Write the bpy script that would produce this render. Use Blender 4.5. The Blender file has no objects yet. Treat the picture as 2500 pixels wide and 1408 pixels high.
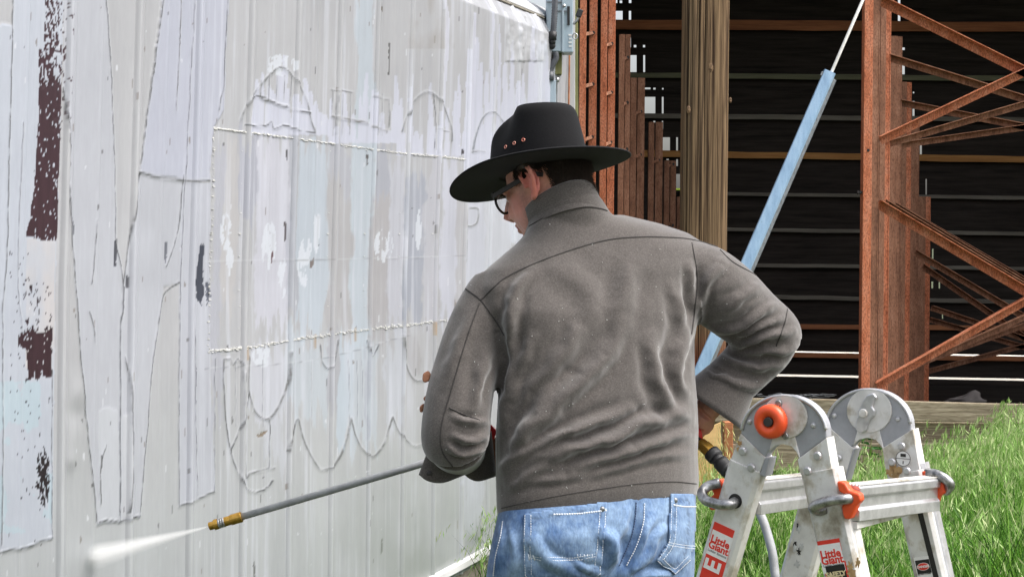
import bpy, bmesh, math, random
import numpy as np
from mathutils import Vector, Matrix
from mathutils.bvhtree import BVHTree

random.seed(7)
RNG = np.random.default_rng(7)
SC = bpy.context.scene
COL = SC.collection

# ------------------------------------------------------------ camera, sky, sun, exposure
F = 4000.0            # focal length in photo pixels (photo is 2500 wide)
PX0, PY0 = 1250.0, 568.0
ROLL = 0.010
H = 1.5               # eye height
cam = bpy.data.cameras.new('camera')
cam.sensor_width = 36.0
cam.lens = 36.0 * F / 2500.0
cam.shift_y = -(704.0 - PY0) / 2500.0
cam.clip_start = 0.05
cam.clip_end = 2000.0
camo = bpy.data.objects.new('camera', cam)
COL.objects.link(camo)
camo.matrix_world = Matrix.Translation((0, 0, H)) @ Matrix.Rotation(math.radians(90), 4, 'X') @ Matrix.Rotation(ROLL, 4, 'Z')
SC.camera = camo

SUN_DIR = Vector((0.55, -0.12, 0.85)).normalized()
w = bpy.data.worlds.new('World')
SC.world = w
w.use_nodes = True
nt = w.node_tree
for n in list(nt.nodes):
    nt.nodes.remove(n)
sky = nt.nodes.new('ShaderNodeTexSky')
sky.sky_type = 'NISHITA'
sky.sun_disc = False
sky.sun_elevation = math.asin(SUN_DIR.z)
sky.sun_rotation = math.atan2(SUN_DIR.x, SUN_DIR.y)
sky.air_density = 1.0
sky.dust_density = 6.0
sky.ozone_density = 0.6
hsv = nt.nodes.new('ShaderNodeHueSaturation')
hsv.inputs['Saturation'].default_value = 0.42
bg = nt.nodes.new('ShaderNodeBackground')
bg.inputs['Strength'].default_value = 0.15
wo = nt.nodes.new('ShaderNodeOutputWorld')
nt.links.new(sky.outputs[0], hsv.inputs['Color'])
nt.links.new(hsv.outputs[0], bg.inputs['Color'])
nt.links.new(bg.outputs[0], wo.inputs['Surface'])

sl = bpy.data.lights.new('sun', 'SUN')
sl.energy = 1.15
sl.angle = math.radians(40)
sl.color = (1.0, 0.985, 0.965)
so = bpy.data.objects.new('sun', sl)
COL.objects.link(so)
so.rotation_euler = SUN_DIR.to_track_quat('Z', 'Y').to_euler()

SC.view_settings.view_transform = 'Standard'
SC.view_settings.look = 'None'
SC.view_settings.exposure = 1.08
SC.view_settings.gamma = 1.0
SC.view_settings.use_curve_mapping = False
SC.cycles.use_denoising = True
SC.cycles.max_bounces = 8

# ------------------------------------------------------------ pixel helpers
CR, SR = math.cos(ROLL), math.sin(ROLL)
EYE = Vector((0, 0, H))
def ray(px, py):
    dx, dy = px - PX0, py - PY0
    u = dx * CR + dy * SR
    v = -dx * SR + dy * CR
    return Vector((u / F, 1.0, -v / F))
def P(px, py, Y):
    return EYE + ray(px, py) * Y
def on_plane(px, py, pt, nrm):
    d = ray(px, py)
    t = (pt - EYE).dot(nrm) / d.dot(nrm)
    return EYE + d * t
def proj(v):
    v = np.asarray(v, float)
    u = v[:, 0] / v[:, 1] * F
    t = (H - v[:, 2]) / v[:, 1] * F
    return PX0 + u * CR - t * SR, PY0 + u * SR + t * CR

# ------------------------------------------------------------ noise
def vnoise(x, y, seed=0):
    r = np.random.default_rng(seed)
    tab = r.random((256, 256))
    xi = np.floor(x).astype(int); yi = np.floor(y).astype(int)
    xf = x - xi; yf = y - yi
    xf = xf * xf * (3 - 2 * xf); yf = yf * yf * (3 - 2 * yf)
    a = tab[xi % 256, yi % 256]; b = tab[(xi + 1) % 256, yi % 256]
    c = tab[xi % 256, (yi + 1) % 256]; d = tab[(xi + 1) % 256, (yi + 1) % 256]
    return (a * (1 - xf) + b * xf) * (1 - yf) + (c * (1 - xf) + d * xf) * yf
def fbm(x, y, seed=0, oct=4):
    s = 0; a = 0.5; t = 0
    for k in range(oct):
        s = s + a * vnoise(x * 2 ** k + 17.3 * k, y * 2 ** k + 5.1 * k, seed + k); t += a; a *= 0.5
    return s / t

def poly_mask(X, Y, pts):
    pts = np.asarray(pts, float)
    x0, y0 = pts.min(0); x1, y1 = pts.max(0)
    m = np.zeros(X.shape, bool)
    sel = (X >= x0) & (X <= x1) & (Y >= y0) & (Y <= y1)
    xs, ys = X[sel], Y[sel]
    if xs.size == 0: return m
    c = np.zeros(xs.shape, bool)
    n = len(pts); j = n - 1
    for i in range(n):
        xi, yi = pts[i]; xj, yj = pts[j]
        if yi != yj:
            c ^= ((yi > ys) != (yj > ys)) & (xs < (xj - xi) * (ys - yi) / (yj - yi) + xi)
        j = i
    m[sel] = c
    return m
def line_dist(X, Y, pts, rad):
    """distance to a polyline, signed side, and position along it (0..1); far points get rad*9"""
    pts = np.asarray(pts, float)
    D = np.full(X.shape, rad * 9.0); S = np.zeros(X.shape); T = np.zeros(X.shape)
    L = np.hypot(*(pts[1:] - pts[:-1]).T); tot = L.sum(); acc = 0
    for k in range(len(pts) - 1):
        a, b = pts[k], pts[k + 1]
        sel = (X > min(a[0], b[0]) - rad) & (X < max(a[0], b[0]) + rad) & (Y > min(a[1], b[1]) - rad) & (Y < max(a[1], b[1]) + rad)
        if sel.any():
            xs, ys = X[sel], Y[sel]
            e = b - a; l2 = e @ e + 1e-9
            t = np.clip(((xs - a[0]) * e[0] + (ys - a[1]) * e[1]) / l2, 0, 1)
            dx = xs - a[0] - t * e[0]; dy = ys - a[1] - t * e[1]
            d = np.hypot(dx, dy)
            side = np.sign(e[0] * dy - e[1] * dx)
            cur = D[sel]; better = d < cur
            cur[better] = d[better]; D[sel] = cur
            cs = S[sel]; cs[better] = side[better]; S[sel] = cs
            ct = T[sel]; ct[better] = ((acc + t * L[k]) / tot)[better]; T[sel] = ct
        acc += L[k]
    return D, S, T
def smooth_path(pts, n=8):
    """Catmull-Rom through points of any dimension"""
    p = [np.asarray(q, float) for q in pts]
    p = [2 * p[0] - p[1]] + p + [2 * p[-1] - p[-2]]
    out = []
    for i in range(1, len(p) - 2):
        for k in range(n):
            t = k / n
            out.append(0.5 * (2 * p[i] + (p[i + 1] - p[i - 1]) * t + (2 * p[i - 1] - 5 * p[i] + 4 * p[i + 1] - p[i + 2]) * t * t
                              + (3 * p[i] - p[i - 1] - 3 * p[i + 1] + p[i + 2]) * t ** 3))
    out.append(p[-2])
    return out

def lin(c):
    c = np.asarray(c, float) / 255.0
    return np.where(c <= 0.04045, c / 12.92, ((c + 0.055) / 1.055) ** 2.4)
def L3(r, g, b):
    return tuple(float(x) for x in lin((r, g, b)))

# ------------------------------------------------------------ objects
ORG = {}
def tag(o, label=None, cat=None, group=None, kind=None):
    if label: o['label'] = label
    if cat: o['category'] = cat
    if group: o['group'] = group
    if kind: o['kind'] = kind
    return o
def thing(name, loc, label, cat, group=None):
    o = bpy.data.objects.new(name, None)
    COL.objects.link(o)
    o.location = loc
    o.empty_display_size = 0.1
    ORG[o] = Vector(loc)
    return tag(o, label, cat, group)
def mesh_obj(name, verts, faces, mat, parent=None, smooth=False, cols=None, extra=None):
    org = ORG.get(parent, Vector((0, 0, 0))) if parent else Vector((0, 0, 0))
    me = bpy.data.meshes.new(name)
    v = np.asarray(verts, np.float32) - np.asarray(org, np.float32)
    if isinstance(faces, np.ndarray):
        nf, k = faces.shape
        me.vertices.add(len(v)); me.vertices.foreach_set('co', v.ravel())
        me.loops.add(nf * k); me.loops.foreach_set('vertex_index', faces.ravel().astype(np.int32))
        me.polygons.add(nf)
        me.polygons.foreach_set('loop_start', np.arange(0, nf * k, k, dtype=np.int32))
        try: me.polygons.foreach_set('loop_total', np.full(nf, k, np.int32))
        except Exception: pass
        me.update(calc_edges=True)
    else:
        me.from_pydata(v.tolist(), [], faces)
        me.update()
    if cols is not None:
        at = me.color_attributes.new('Col', 'FLOAT_COLOR', 'POINT')
        c4 = np.ones((len(v), 4), np.float32); c4[:, :3] = cols
        at.data.foreach_set('color', c4.ravel())
    if extra:
        for k, arr in extra.items():
            at = me.attributes.new(k, 'FLOAT', 'POINT')
            at.data.foreach_set('value', np.asarray(arr, np.float32))
    if smooth:
        me.polygons.foreach_set('use_smooth', np.ones(len(me.polygons), bool))
    if mat: me.materials.append(mat)
    o = bpy.data.objects.new(name, me)
    COL.objects.link(o)
    if parent:
        o.parent = parent
        ORG[o] = org
    return o

class MB:
    def __init__(s): s.v = []; s.f = []
    def add(s, vs, fs):
        b = len(s.v)
        s.v += [tuple(p) for p in vs]
        s.f += [tuple(b + i for i in q) for q in fs]
        return s
    def hexa(s, c):
        return s.add(c, [(0, 3, 2, 1), (4, 5, 6, 7), (0, 1, 5, 4), (1, 2, 6, 5), (2, 3, 7, 6), (3, 0, 4, 7)])
    def box(s, c, ax, ay, az):
        c = Vector(c); ax = Vector(ax); ay = Vector(ay); az = Vector(az)
        return s.hexa([c - ax - ay - az, c + ax - ay - az, c + ax + ay - az, c - ax + ay - az,
                       c - ax - ay + az, c + ax - ay + az, c + ax + ay + az, c - ax + ay + az])
    def bar(s, p0, p1, side, wd, th):
        p0 = Vector(p0); p1 = Vector(p1); d = (p1 - p0)
        side = Vector(side); side = (side - d * (side.dot(d) / d.dot(d))).normalized()
        up = d.cross(side).normalized()
        return s.box((p0 + p1) / 2, side * wd / 2, up * th / 2, d / 2)
    def angle(s, p0, p1, side, wd, th=0.006):
        """L-section bar: two legs"""
        p0 = Vector(p0); p1 = Vector(p1); d = (p1 - p0)
        side = Vector(side); side = (side - d * (side.dot(d) / d.dot(d))).normalized()
        up = d.cross(side).normalized()
        s.box((p0 + p1) / 2, side * wd / 2, up * th / 2, d / 2)
        s.box((p0 + p1) / 2 + side * (wd / 2 - th / 2) + up * (wd / 2 + th / 2), side * th / 2, up * wd / 2, d / 2)
        return s
    def tube(s, pts, r, n=8, caps=True, ell=None):
        pts = [Vector(p) for p in pts]
        m = len(pts)
        rs = r if hasattr(r, '__len__') else [r] * m
        rings = []
        prev = None
        for i, p in enumerate(pts):
            t = (pts[min(i + 1, m - 1)] - pts[max(i - 1, 0)]).normalized()
            if prev is None:
                a = Vector((0, 0, 1)) if abs(t.z) < 0.9 else Vector((1, 0, 0))
                prev = (a - t * a.dot(t)).normalized()
            else:
                prev = (prev - t * prev.dot(t)).normalized()
            b = t.cross(prev)
            rings.append([p + prev * rs[i] * math.cos(2 * math.pi * k / n) + b * rs[i] * math.sin(2 * math.pi * k / n) for k in range(n)])
        return s.loft(rings, caps)
    def loft(s, rings, caps=True, closed=True):
        n = len(rings[0]); vs = [p for r in rings for p in r]; fs = []
        for i in range(len(rings) - 1):
            for k in range(n if closed else n - 1):
                k2 = (k + 1) % n
                fs.append((i * n + k, i * n + k2, (i + 1) * n + k2, (i + 1) * n + k))
        if caps:
            fs.append(tuple(range(n - 1, -1, -1)))
            fs.append(tuple((len(rings) - 1) * n + k for k in range(n)))
        return s.add(vs, fs)
    def prism(s, poly, ext):
        poly = [Vector(p) for p in poly]; ext = Vector(ext); n = len(poly)
        vs = poly + [p + ext for p in poly]
        fs = [tuple(range(n - 1, -1, -1)), tuple(range(n, 2 * n))] + [(k, (k + 1) % n, n + (k + 1) % n, n + k) for k in range(n)]
        return s.add(vs, fs)
    def ellipsoid(s, c, ax, ay, az, n=16, m=10):
        c = Vector(c); ax = Vector(ax); ay = Vector(ay); az = Vector(az)
        rings = []
        for i in range(1, m):
            t = math.pi * i / m
            rings.append([c + az * -math.cos(t) + (ax * math.cos(2 * math.pi * k / n) + ay * math.sin(2 * math.pi * k / n)) * math.sin(t) for k in range(n)])
        return s.loft(rings)
    def disc(s, c, nrm, r, th, n=28, r2=None):
        nrm = Vector(nrm).normalized()
        a = Vector((0, 0, 1)) if abs(nrm.z) < 0.9 else Vector((1, 0, 0))
        a = (a - nrm * a.dot(nrm)).normalized(); b = nrm.cross(a); c = Vector(c)
        r2 = r if r2 is None else r2
        ring = lambda q, h: [c + nrm * h + a * q * math.cos(2 * math.pi * k / n) + b * q * math.sin(2 * math.pi * k / n) for k in range(n)]
        return s.loft([ring(r, 0), ring(r2, th)])
    def build(s, name, mat, parent=None, smooth=False, bevel=0.0, seg=2):
        me_o = mesh_obj(name, s.v, s.f, mat, parent, smooth)
        bm = bmesh.new(); bm.from_mesh(me_o.data)
        bmesh.ops.recalc_face_normals(bm, faces=bm.faces)
        bm.to_mesh(me_o.data); bm.free()
        if bevel:
            b = me_o.modifiers.new('bevel', 'BEVEL'); b.width = bevel; b.segments = seg; b.limit_method = 'ANGLE'
            b.angle_limit = math.radians(35)
            b.harden_normals = False
        return me_o

def remesh(mb, voxel, it, fac=0.5):
    """voxel union of the closed shapes in mb, smoothed; returns verts, quads"""
    o = mesh_obj('temporary', mb.v, mb.f, None)
    bm = bmesh.new(); bm.from_mesh(o.data); bmesh.ops.recalc_face_normals(bm, faces=bm.faces); bm.to_mesh(o.data); bm.free()
    r = o.modifiers.new('r', 'REMESH'); r.mode = 'VOXEL'; r.voxel_size = voxel
    if it:
        sm = o.modifiers.new('s', 'SMOOTH'); sm.factor = fac; sm.iterations = it
    dg = bpy.context.evaluated_depsgraph_get()
    e = o.evaluated_get(dg); me = e.to_mesh()
    v = np.empty(len(me.vertices) * 3, np.float32); me.vertices.foreach_get('co', v)
    nl = len(me.loops); li = np.empty(nl, np.int32); me.loops.foreach_get('vertex_index', li)
    e.to_mesh_clear()
    m = o.data
    bpy.data.objects.remove(o); bpy.data.meshes.remove(m)
    return v.reshape(-1, 3).astype(float), li.reshape(-1, 4)
def vnormals(v, q):
    a = v[q[:, 2]] - v[q[:, 0]]; b = v[q[:, 3]] - v[q[:, 1]]
    n = np.cross(a, b); out = np.zeros_like(v)
    for k in range(4): np.add.at(out, q[:, k], n)
    return out / (np.linalg.norm(out, axis=1, keepdims=True) + 1e-12)
def bvh_of(v, q):
    return BVHTree.FromPolygons([tuple(p) for p in v], [tuple(int(i) for i in f) for f in q])
def hit(bvh, px, py, lift=0.0):
    d = ray(px, py).normalized()
    loc, nrm, i, dist = bvh.ray_cast(EYE, d)
    if loc is None: return None
    if nrm.dot(d) > 0: nrm = -nrm
    return loc + nrm * lift

# ------------------------------------------------------------ materials
def mat_new(name):
    m = bpy.data.materials.new(name); m.use_nodes = True
    t = m.node_tree
    return m, t, t.nodes['Principled BSDF']
def N(t, kind, **kw):
    n = t.nodes.new(kind)
    for k, v in kw.items():
        if k.startswith('i_'):
            n.inputs[k[2:].replace('_', ' ')].default_value = v
        else: setattr(n, k, v)
    return n
def ramp(t, stops):
    r = t.nodes.new('ShaderNodeValToRGB')
    e = r.color_ramp.elements
    while len(e) < len(stops): e.new(0.5)
    for k, (p, c) in enumerate(stops):
        e[k].position = p; e[k].color = (*c, 1) if len(c) == 3 else c
    return r
def noise_mat(name, stops, scale=(5, 5, 5), nscale=1.0, detail=6, rough=0.6, bump=0.0, bump_scale=None, metallic=0.0, spec=0.5,
              coords='Object', sheen=0.0, second=None, distortion=0.0):
    m, t, b = mat_new(name)
    tc = N(t, 'ShaderNodeTexCoord'); mp = N(t, 'ShaderNodeMapping')
    mp.inputs['Scale'].default_value = scale
    t.links.new(tc.outputs[coords], mp.inputs['Vector'])
    nz = N(t, 'ShaderNodeTexNoise', i_Scale=nscale, i_Detail=detail, i_Roughness=0.65, i_Distortion=distortion)
    t.links.new(mp.outputs[0], nz.inputs['Vector'])
    r = ramp(t, stops)
    t.links.new(nz.outputs['Fac'], r.inputs[0])
    colout = r.outputs[0]
    if second:
        sc2, stops2, amount = second
        n2 = N(t, 'ShaderNodeTexNoise', i_Scale=1.0, i_Detail=5, i_Roughness=0.6)
        mp2 = N(t, 'ShaderNodeMapping'); mp2.inputs['Scale'].default_value = sc2
        t.links.new(tc.outputs[coords], mp2.inputs['Vector']); t.links.new(mp2.outputs[0], n2.inputs['Vector'])
        r2 = ramp(t, stops2); t.links.new(n2.outputs['Fac'], r2.inputs[0])
        mx = N(t, 'ShaderNodeMixRGB', blend_type='MULTIPLY'); mx.inputs[0].default_value = amount
        t.links.new(colout, mx.inputs[1]); t.links.new(r2.outputs[0], mx.inputs[2]); colout = mx.outputs[0]
    t.links.new(colout, b.inputs['Base Color'])
    b.inputs['Roughness'].default_value = rough
    b.inputs['Metallic'].default_value = metallic
    b.inputs['Specular IOR Level'].default_value = spec
    if sheen:
        b.inputs['Sheen Weight'].default_value = sheen; b.inputs['Sheen Roughness'].default_value = 0.5
    if bump:
        bp = N(t, 'ShaderNodeBump'); bp.inputs['Strength'].default_value = bump; bp.inputs['Distance'].default_value = 0.004
        if bump_scale:
            n3 = N(t, 'ShaderNodeTexNoise', i_Scale=bump_scale, i_Detail=4)
            t.links.new(tc.outputs[coords], n3.inputs['Vector']); t.links.new(n3.outputs['Fac'], bp.inputs['Height'])
        else:
            t.links.new(nz.outputs['Fac'], bp.inputs['Height'])
        t.links.new(bp.outputs[0], b.inputs['Normal'])
    return m
def attr_mat(name, rough=0.5, spec=0.5, noise=0.0, nscale=(60, 60, 60), bump=0.0, sheen=0.0, trans=0.0):
    m, t, b = mat_new(name)
    a = N(t, 'ShaderNodeAttribute', attribute_name='Col')
    out = a.outputs['Color']
    tc = N(t, 'ShaderNodeTexCoord'); mp = N(t, 'ShaderNodeMapping'); mp.inputs['Scale'].default_value = nscale
    t.links.new(tc.outputs['Object'], mp.inputs['Vector'])
    nz = N(t, 'ShaderNodeTexNoise', i_Scale=1.0, i_Detail=6, i_Roughness=0.7)
    t.links.new(mp.outputs[0], nz.inputs['Vector'])
    if noise:
        r = ramp(t, [(0.3, (1 - noise,) * 3), (0.7, (1 + noise * 0.3,) * 3)])
        t.links.new(nz.outputs['Fac'], r.inputs[0])
        mx = N(t, 'ShaderNodeMixRGB', blend_type='MULTIPLY'); mx.inputs[0].default_value = 1
        t.links.new(out, mx.inputs[1]); t.links.new(r.outputs[0], mx.inputs[2]); out = mx.outputs[0]
    t.links.new(out, b.inputs['Base Color'])
    b.inputs['Roughness'].default_value = rough
    b.inputs['Specular IOR Level'].default_value = spec
    if sheen: b.inputs['Sheen Weight'].default_value = sheen
    if bump:
        bp = N(t, 'ShaderNodeBump'); bp.inputs['Strength'].default_value = bump; bp.inputs['Distance'].default_value = 0.002
        t.links.new(nz.outputs['Fac'], bp.inputs['Height']); t.links.new(bp.outputs[0], b.inputs['Normal'])
    if trans:
        b.inputs['Transmission Weight'].default_value = 0
        tr = N(t, 'ShaderNodeBsdfTranslucent'); t.links.new(out, tr.inputs['Color'])
        mxs = N(t, 'ShaderNodeMixShader'); mxs.inputs[0].default_value = trans
        t.links.new(b.outputs[0], mxs.inputs[1]); t.links.new(tr.outputs[0], mxs.inputs[2])
        t.links.new(mxs.outputs[0], t.nodes['Material Output'].inputs['Surface'])
    return m
M = {}
M['white_paint'] = noise_mat('white_paint', [(0.3, L3(186, 185, 185)), (0.7, L3(206, 206, 208))], (3, 3, 1), rough=0.45)
M['flake'] = noise_mat('paint_flake', [(0.3, L3(150, 150, 146)), (0.7, L3(216, 216, 214))], (60, 60, 60), rough=0.7)
M['box_grey'] = noise_mat('grey_enamel', [(0.3, L3(150, 165, 175)), (0.7, L3(172, 188, 198))], (6, 6, 3), rough=0.4)
M['black_rubber'] = noise_mat('black_rubber', [(0.3, (0.012, 0.012, 0.013)), (0.7, (0.03, 0.03, 0.032))], (40, 40, 40), rough=0.55)
M['grey_conduit'] = noise_mat('grey_conduit', [(0.3, L3(62, 64, 70)), (0.7, L3(92, 95, 100))], (30, 30, 30), rough=0.5)
M['steel'] = noise_mat('dull_steel', [(0.3, L3(150, 150, 150)), (0.7, L3(205, 205, 205))], (30, 30, 30), rough=0.38, metallic=0.85)
M['worn_steel'] = noise_mat('worn_steel', [(0.35, L3(95, 95, 96)), (0.65, L3(190, 190, 190))], (60, 60, 60), rough=0.35, metallic=0.8)
M['dark_metal'] = noise_mat('dark_metal', [(0.3, L3(38, 36, 36)), (0.7, L3(70, 66, 64))], (30, 30, 30), rough=0.5, metallic=0.3)
M['brass'] = noise_mat('brass', [(0.3, L3(150, 110, 40)), (0.7, L3(214, 172, 88))], (60, 60, 60), rough=0.3, metallic=0.9)
M['rust'] = noise_mat('rusted_steel', [(0.25, L3(150, 84, 54)), (0.45, L3(200, 118, 80)), (0.6, L3(212, 138, 104)), (0.78, L3(222, 166, 138))], (16, 16, 5), rough=0.8, bump=0.25,
                      second=((120, 120, 60), [(0.40, (0.42, 0.36, 0.33)), (0.55, (1, 1, 1))], 0.8))
M['rust_brown'] = noise_mat('brown_rusted_steel', [(0.25, L3(104, 70, 52)), (0.5, L3(152, 106, 80)), (0.75, L3(184, 138, 112))], (14, 14, 4), rough=0.8, bump=0.25,
                      second=((110, 110, 50), [(0.36, (0.4, 0.3, 0.26)), (0.55, (1, 1, 1))], 0.7))
M['moss_wood'] = noise_mat('mossy_wood', [(0.3, L3(92, 96, 58)), (0.6, L3(140, 138, 92)), (0.8, L3(160, 150, 120))], (30, 30, 3), rough=0.85)
M['grey_wood'] = noise_mat('weathered_grey_wood', [(0.25, L3(104, 94, 78)), (0.5, L3(150, 138, 116)), (0.75, L3(184, 172, 150))], (1.2, 30, 34), nscale=1.6, rough=0.9, bump=0.6, distortion=1.2,
                           second=((14, 60, 120), [(0.35, (0.5, 0.46, 0.4)), (0.55, (1, 1, 1))], 0.75))
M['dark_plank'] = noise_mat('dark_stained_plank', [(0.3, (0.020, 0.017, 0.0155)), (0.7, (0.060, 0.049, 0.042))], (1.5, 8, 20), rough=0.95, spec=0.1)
M['rail_brown'] = noise_mat('brown_timber', [(0.3, L3(140, 86, 56)), (0.7, L3(192, 126, 84))], (2, 20, 30), rough=0.85)
M['rail_orange'] = noise_mat('orange_timber', [(0.3, L3(165, 112, 60)), (0.7, L3(205, 152, 92))], (2, 20, 30), rough=0.85)
M['rail_grey'] = noise_mat('grey_timber', [(0.3, L3(104, 98, 88)), (0.7, L3(140, 134, 122))], (2, 20, 30), rough=0.85)
M['rail_green'] = noise_mat('green_grey_timber', [(0.3, L3(96, 98, 76)), (0.7, L3(136, 136, 108))], (2, 20, 30), rough=0.85)
M['rail_pale'] = noise_mat('pale_timber', [(0.3, L3(205, 198, 186)), (0.7, L3(235, 230, 222))], (2, 20, 30), rough=0.8)
M['galv_blue'] = noise_mat('blue_galvanised_steel', [(0.3, L3(128, 158, 188)), (0.5, L3(148, 178, 206)), (0.7, L3(165, 192, 216))], (26, 26, 5), rough=0.45, metallic=0.15,
                           second=((160, 160, 160), [(0.33, (0.6, 0.6, 0.6)), (0.42, (1, 1, 1))], 0.6))
M['galv_edge'] = noise_mat('weathered_shaded_galvanised', [(0.3, L3(92, 96, 100)), (0.7, L3(150, 156, 162))], (70, 70, 30), rough=0.6, metallic=0.2)
M['cable'] = noise_mat('pale_cable', [(0.3, L3(200, 198, 192)), (0.7, L3(226, 224, 220))], (40, 40, 40), rough=0.5)
M['alu'] = noise_mat('worn_aluminium', [(0.3, L3(192, 190, 186)), (0.5, L3(216, 214, 210)), (0.7, L3(228, 227, 224))], (9, 9, 9), nscale=1.5, rough=0.45, metallic=0.15,
                     second=((26, 26, 20), [(0.28, L3(150, 134, 108)), (0.40, L3(214, 206, 190)), (0.5, (1, 1, 1))], 0.8))
M['alu_grey'] = noise_mat('grey_cast_aluminium', [(0.3, L3(146, 147, 152)), (0.7, L3(178, 179, 184))], (14, 14, 14), rough=0.45, metallic=0.25)
M['alu_bright'] = noise_mat('bright_aluminium', [(0.3, L3(176, 176, 178)), (0.7, L3(214, 214, 216))], (40, 40, 40), rough=0.3, metallic=0.6)
M['orange_plastic'] = noise_mat('orange_plastic', [(0.3, L3(214, 74, 34)), (0.7, L3(236, 92, 46))], (30, 30, 30), rough=0.38)
M['red_plastic'] = noise_mat('red_plastic', [(0.3, L3(190, 30, 34)), (0.7, L3(220, 42, 44))], (30, 30, 30), rough=0.4)
M['sticker_red'] = noise_mat('red_print', [(0.3, L3(212, 52, 40)), (0.7, L3(226, 64, 50))], (60, 60, 60), rough=0.4)
M['sticker_white'] = noise_mat('white_print', [(0.3, L3(226, 224, 220)), (0.7, L3(240, 238, 235))], (60, 60, 60), rough=0.4)
M['sticker_black'] = noise_mat('black_print', [(0.3, L3(26, 24, 24)), (0.7, L3(40, 38, 38))], (60, 60, 60), rough=0.4)
M['sticker_cream'] = noise_mat('cream_print', [(0.3, L3(214, 196, 150)), (0.7, L3(228, 212, 170))], (60, 60, 60), rough=0.4)
M['hose_grey'] = noise_mat('grey_hose', [(0.3, L3(128, 130, 132)), (0.7, L3(160, 162, 164))], (30, 30, 30), rough=0.55)
M['plywood'] = noise_mat('tan_plywood', [(0.3, L3(176, 140, 88)), (0.7, L3(212, 178, 122))], (4, 4, 12), rough=0.8)
M['soil'] = noise_mat('soil_and_turf', [(0.3, (0.03, 0.035, 0.012)), (0.6, (0.05, 0.065, 0.02)), (0.8, (0.08, 0.07, 0.04))], (4, 4, 4), rough=0.95)
M['gravel'] = noise_mat('pale_gravel', [(0.3, L3(190, 180, 165)), (0.7, L3(225, 218, 205))], (8, 8, 8), rough=0.9)
M['rock'] = noise_mat('dark_rock', [(0.3, L3(40, 37, 37)), (0.7, L3(70, 66, 66))], (12, 12, 12), rough=0.9, bump=0.5)
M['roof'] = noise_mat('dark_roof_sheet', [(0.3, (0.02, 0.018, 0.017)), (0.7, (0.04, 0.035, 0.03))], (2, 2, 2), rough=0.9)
M['knot'] = noise_mat('wood_knot', [(0.3, L3(62, 42, 28)), (0.7, L3(140, 112, 80))], (60, 60, 30), rough=0.8)
# ------------------------------------------------------------ ground
g = MB()
g.add([(-150, -30, 0), (150, -30, 0), (150, 300, 0), (-150, 300, 0)], [(0, 1, 2, 3)])
tag(g.build('ground', M['soil']), kind='structure')

# ------------------------------------------------------------ white metal shed (the painted wall)
WT, WB = 0.3435, 2.40                       # wall line: X = WT*Y - WB
WD = Vector((WT, 1, 0)).normalized()        # along the wall, away
WN = Vector((WD.y, -WD.x, 0))               # out of the wall
def wall_pt(px, py, lift=0.0):
    p0 = Vector((-WB, 0, 0))
    p = on_plane(px, py, p0, WN)
    return p + WN * (lift + wall_prof(p.z))
def wall_prof(z):
    """outward offset of the wall surface at height z: the upper half leans out a little, the eaves roll in"""
    z = np.asarray(z, float)
    o = 0.022 * np.clip(z - 1.35, 0, 1.0)
    o = o - 0.55 * np.clip(z - 2.395, 0, 1) ** 1.0 * (z > 2.395)
    o = o - 4.0 * np.clip(z - 2.47, 0, 1) ** 2
    return o if o.ndim else float(o)
shed = thing('metal_shed', (-WB + WT * 4.5, 4.5, 0), 'white ribbed metal shed wall with peeling faded sign paint', 'shed')

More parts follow.
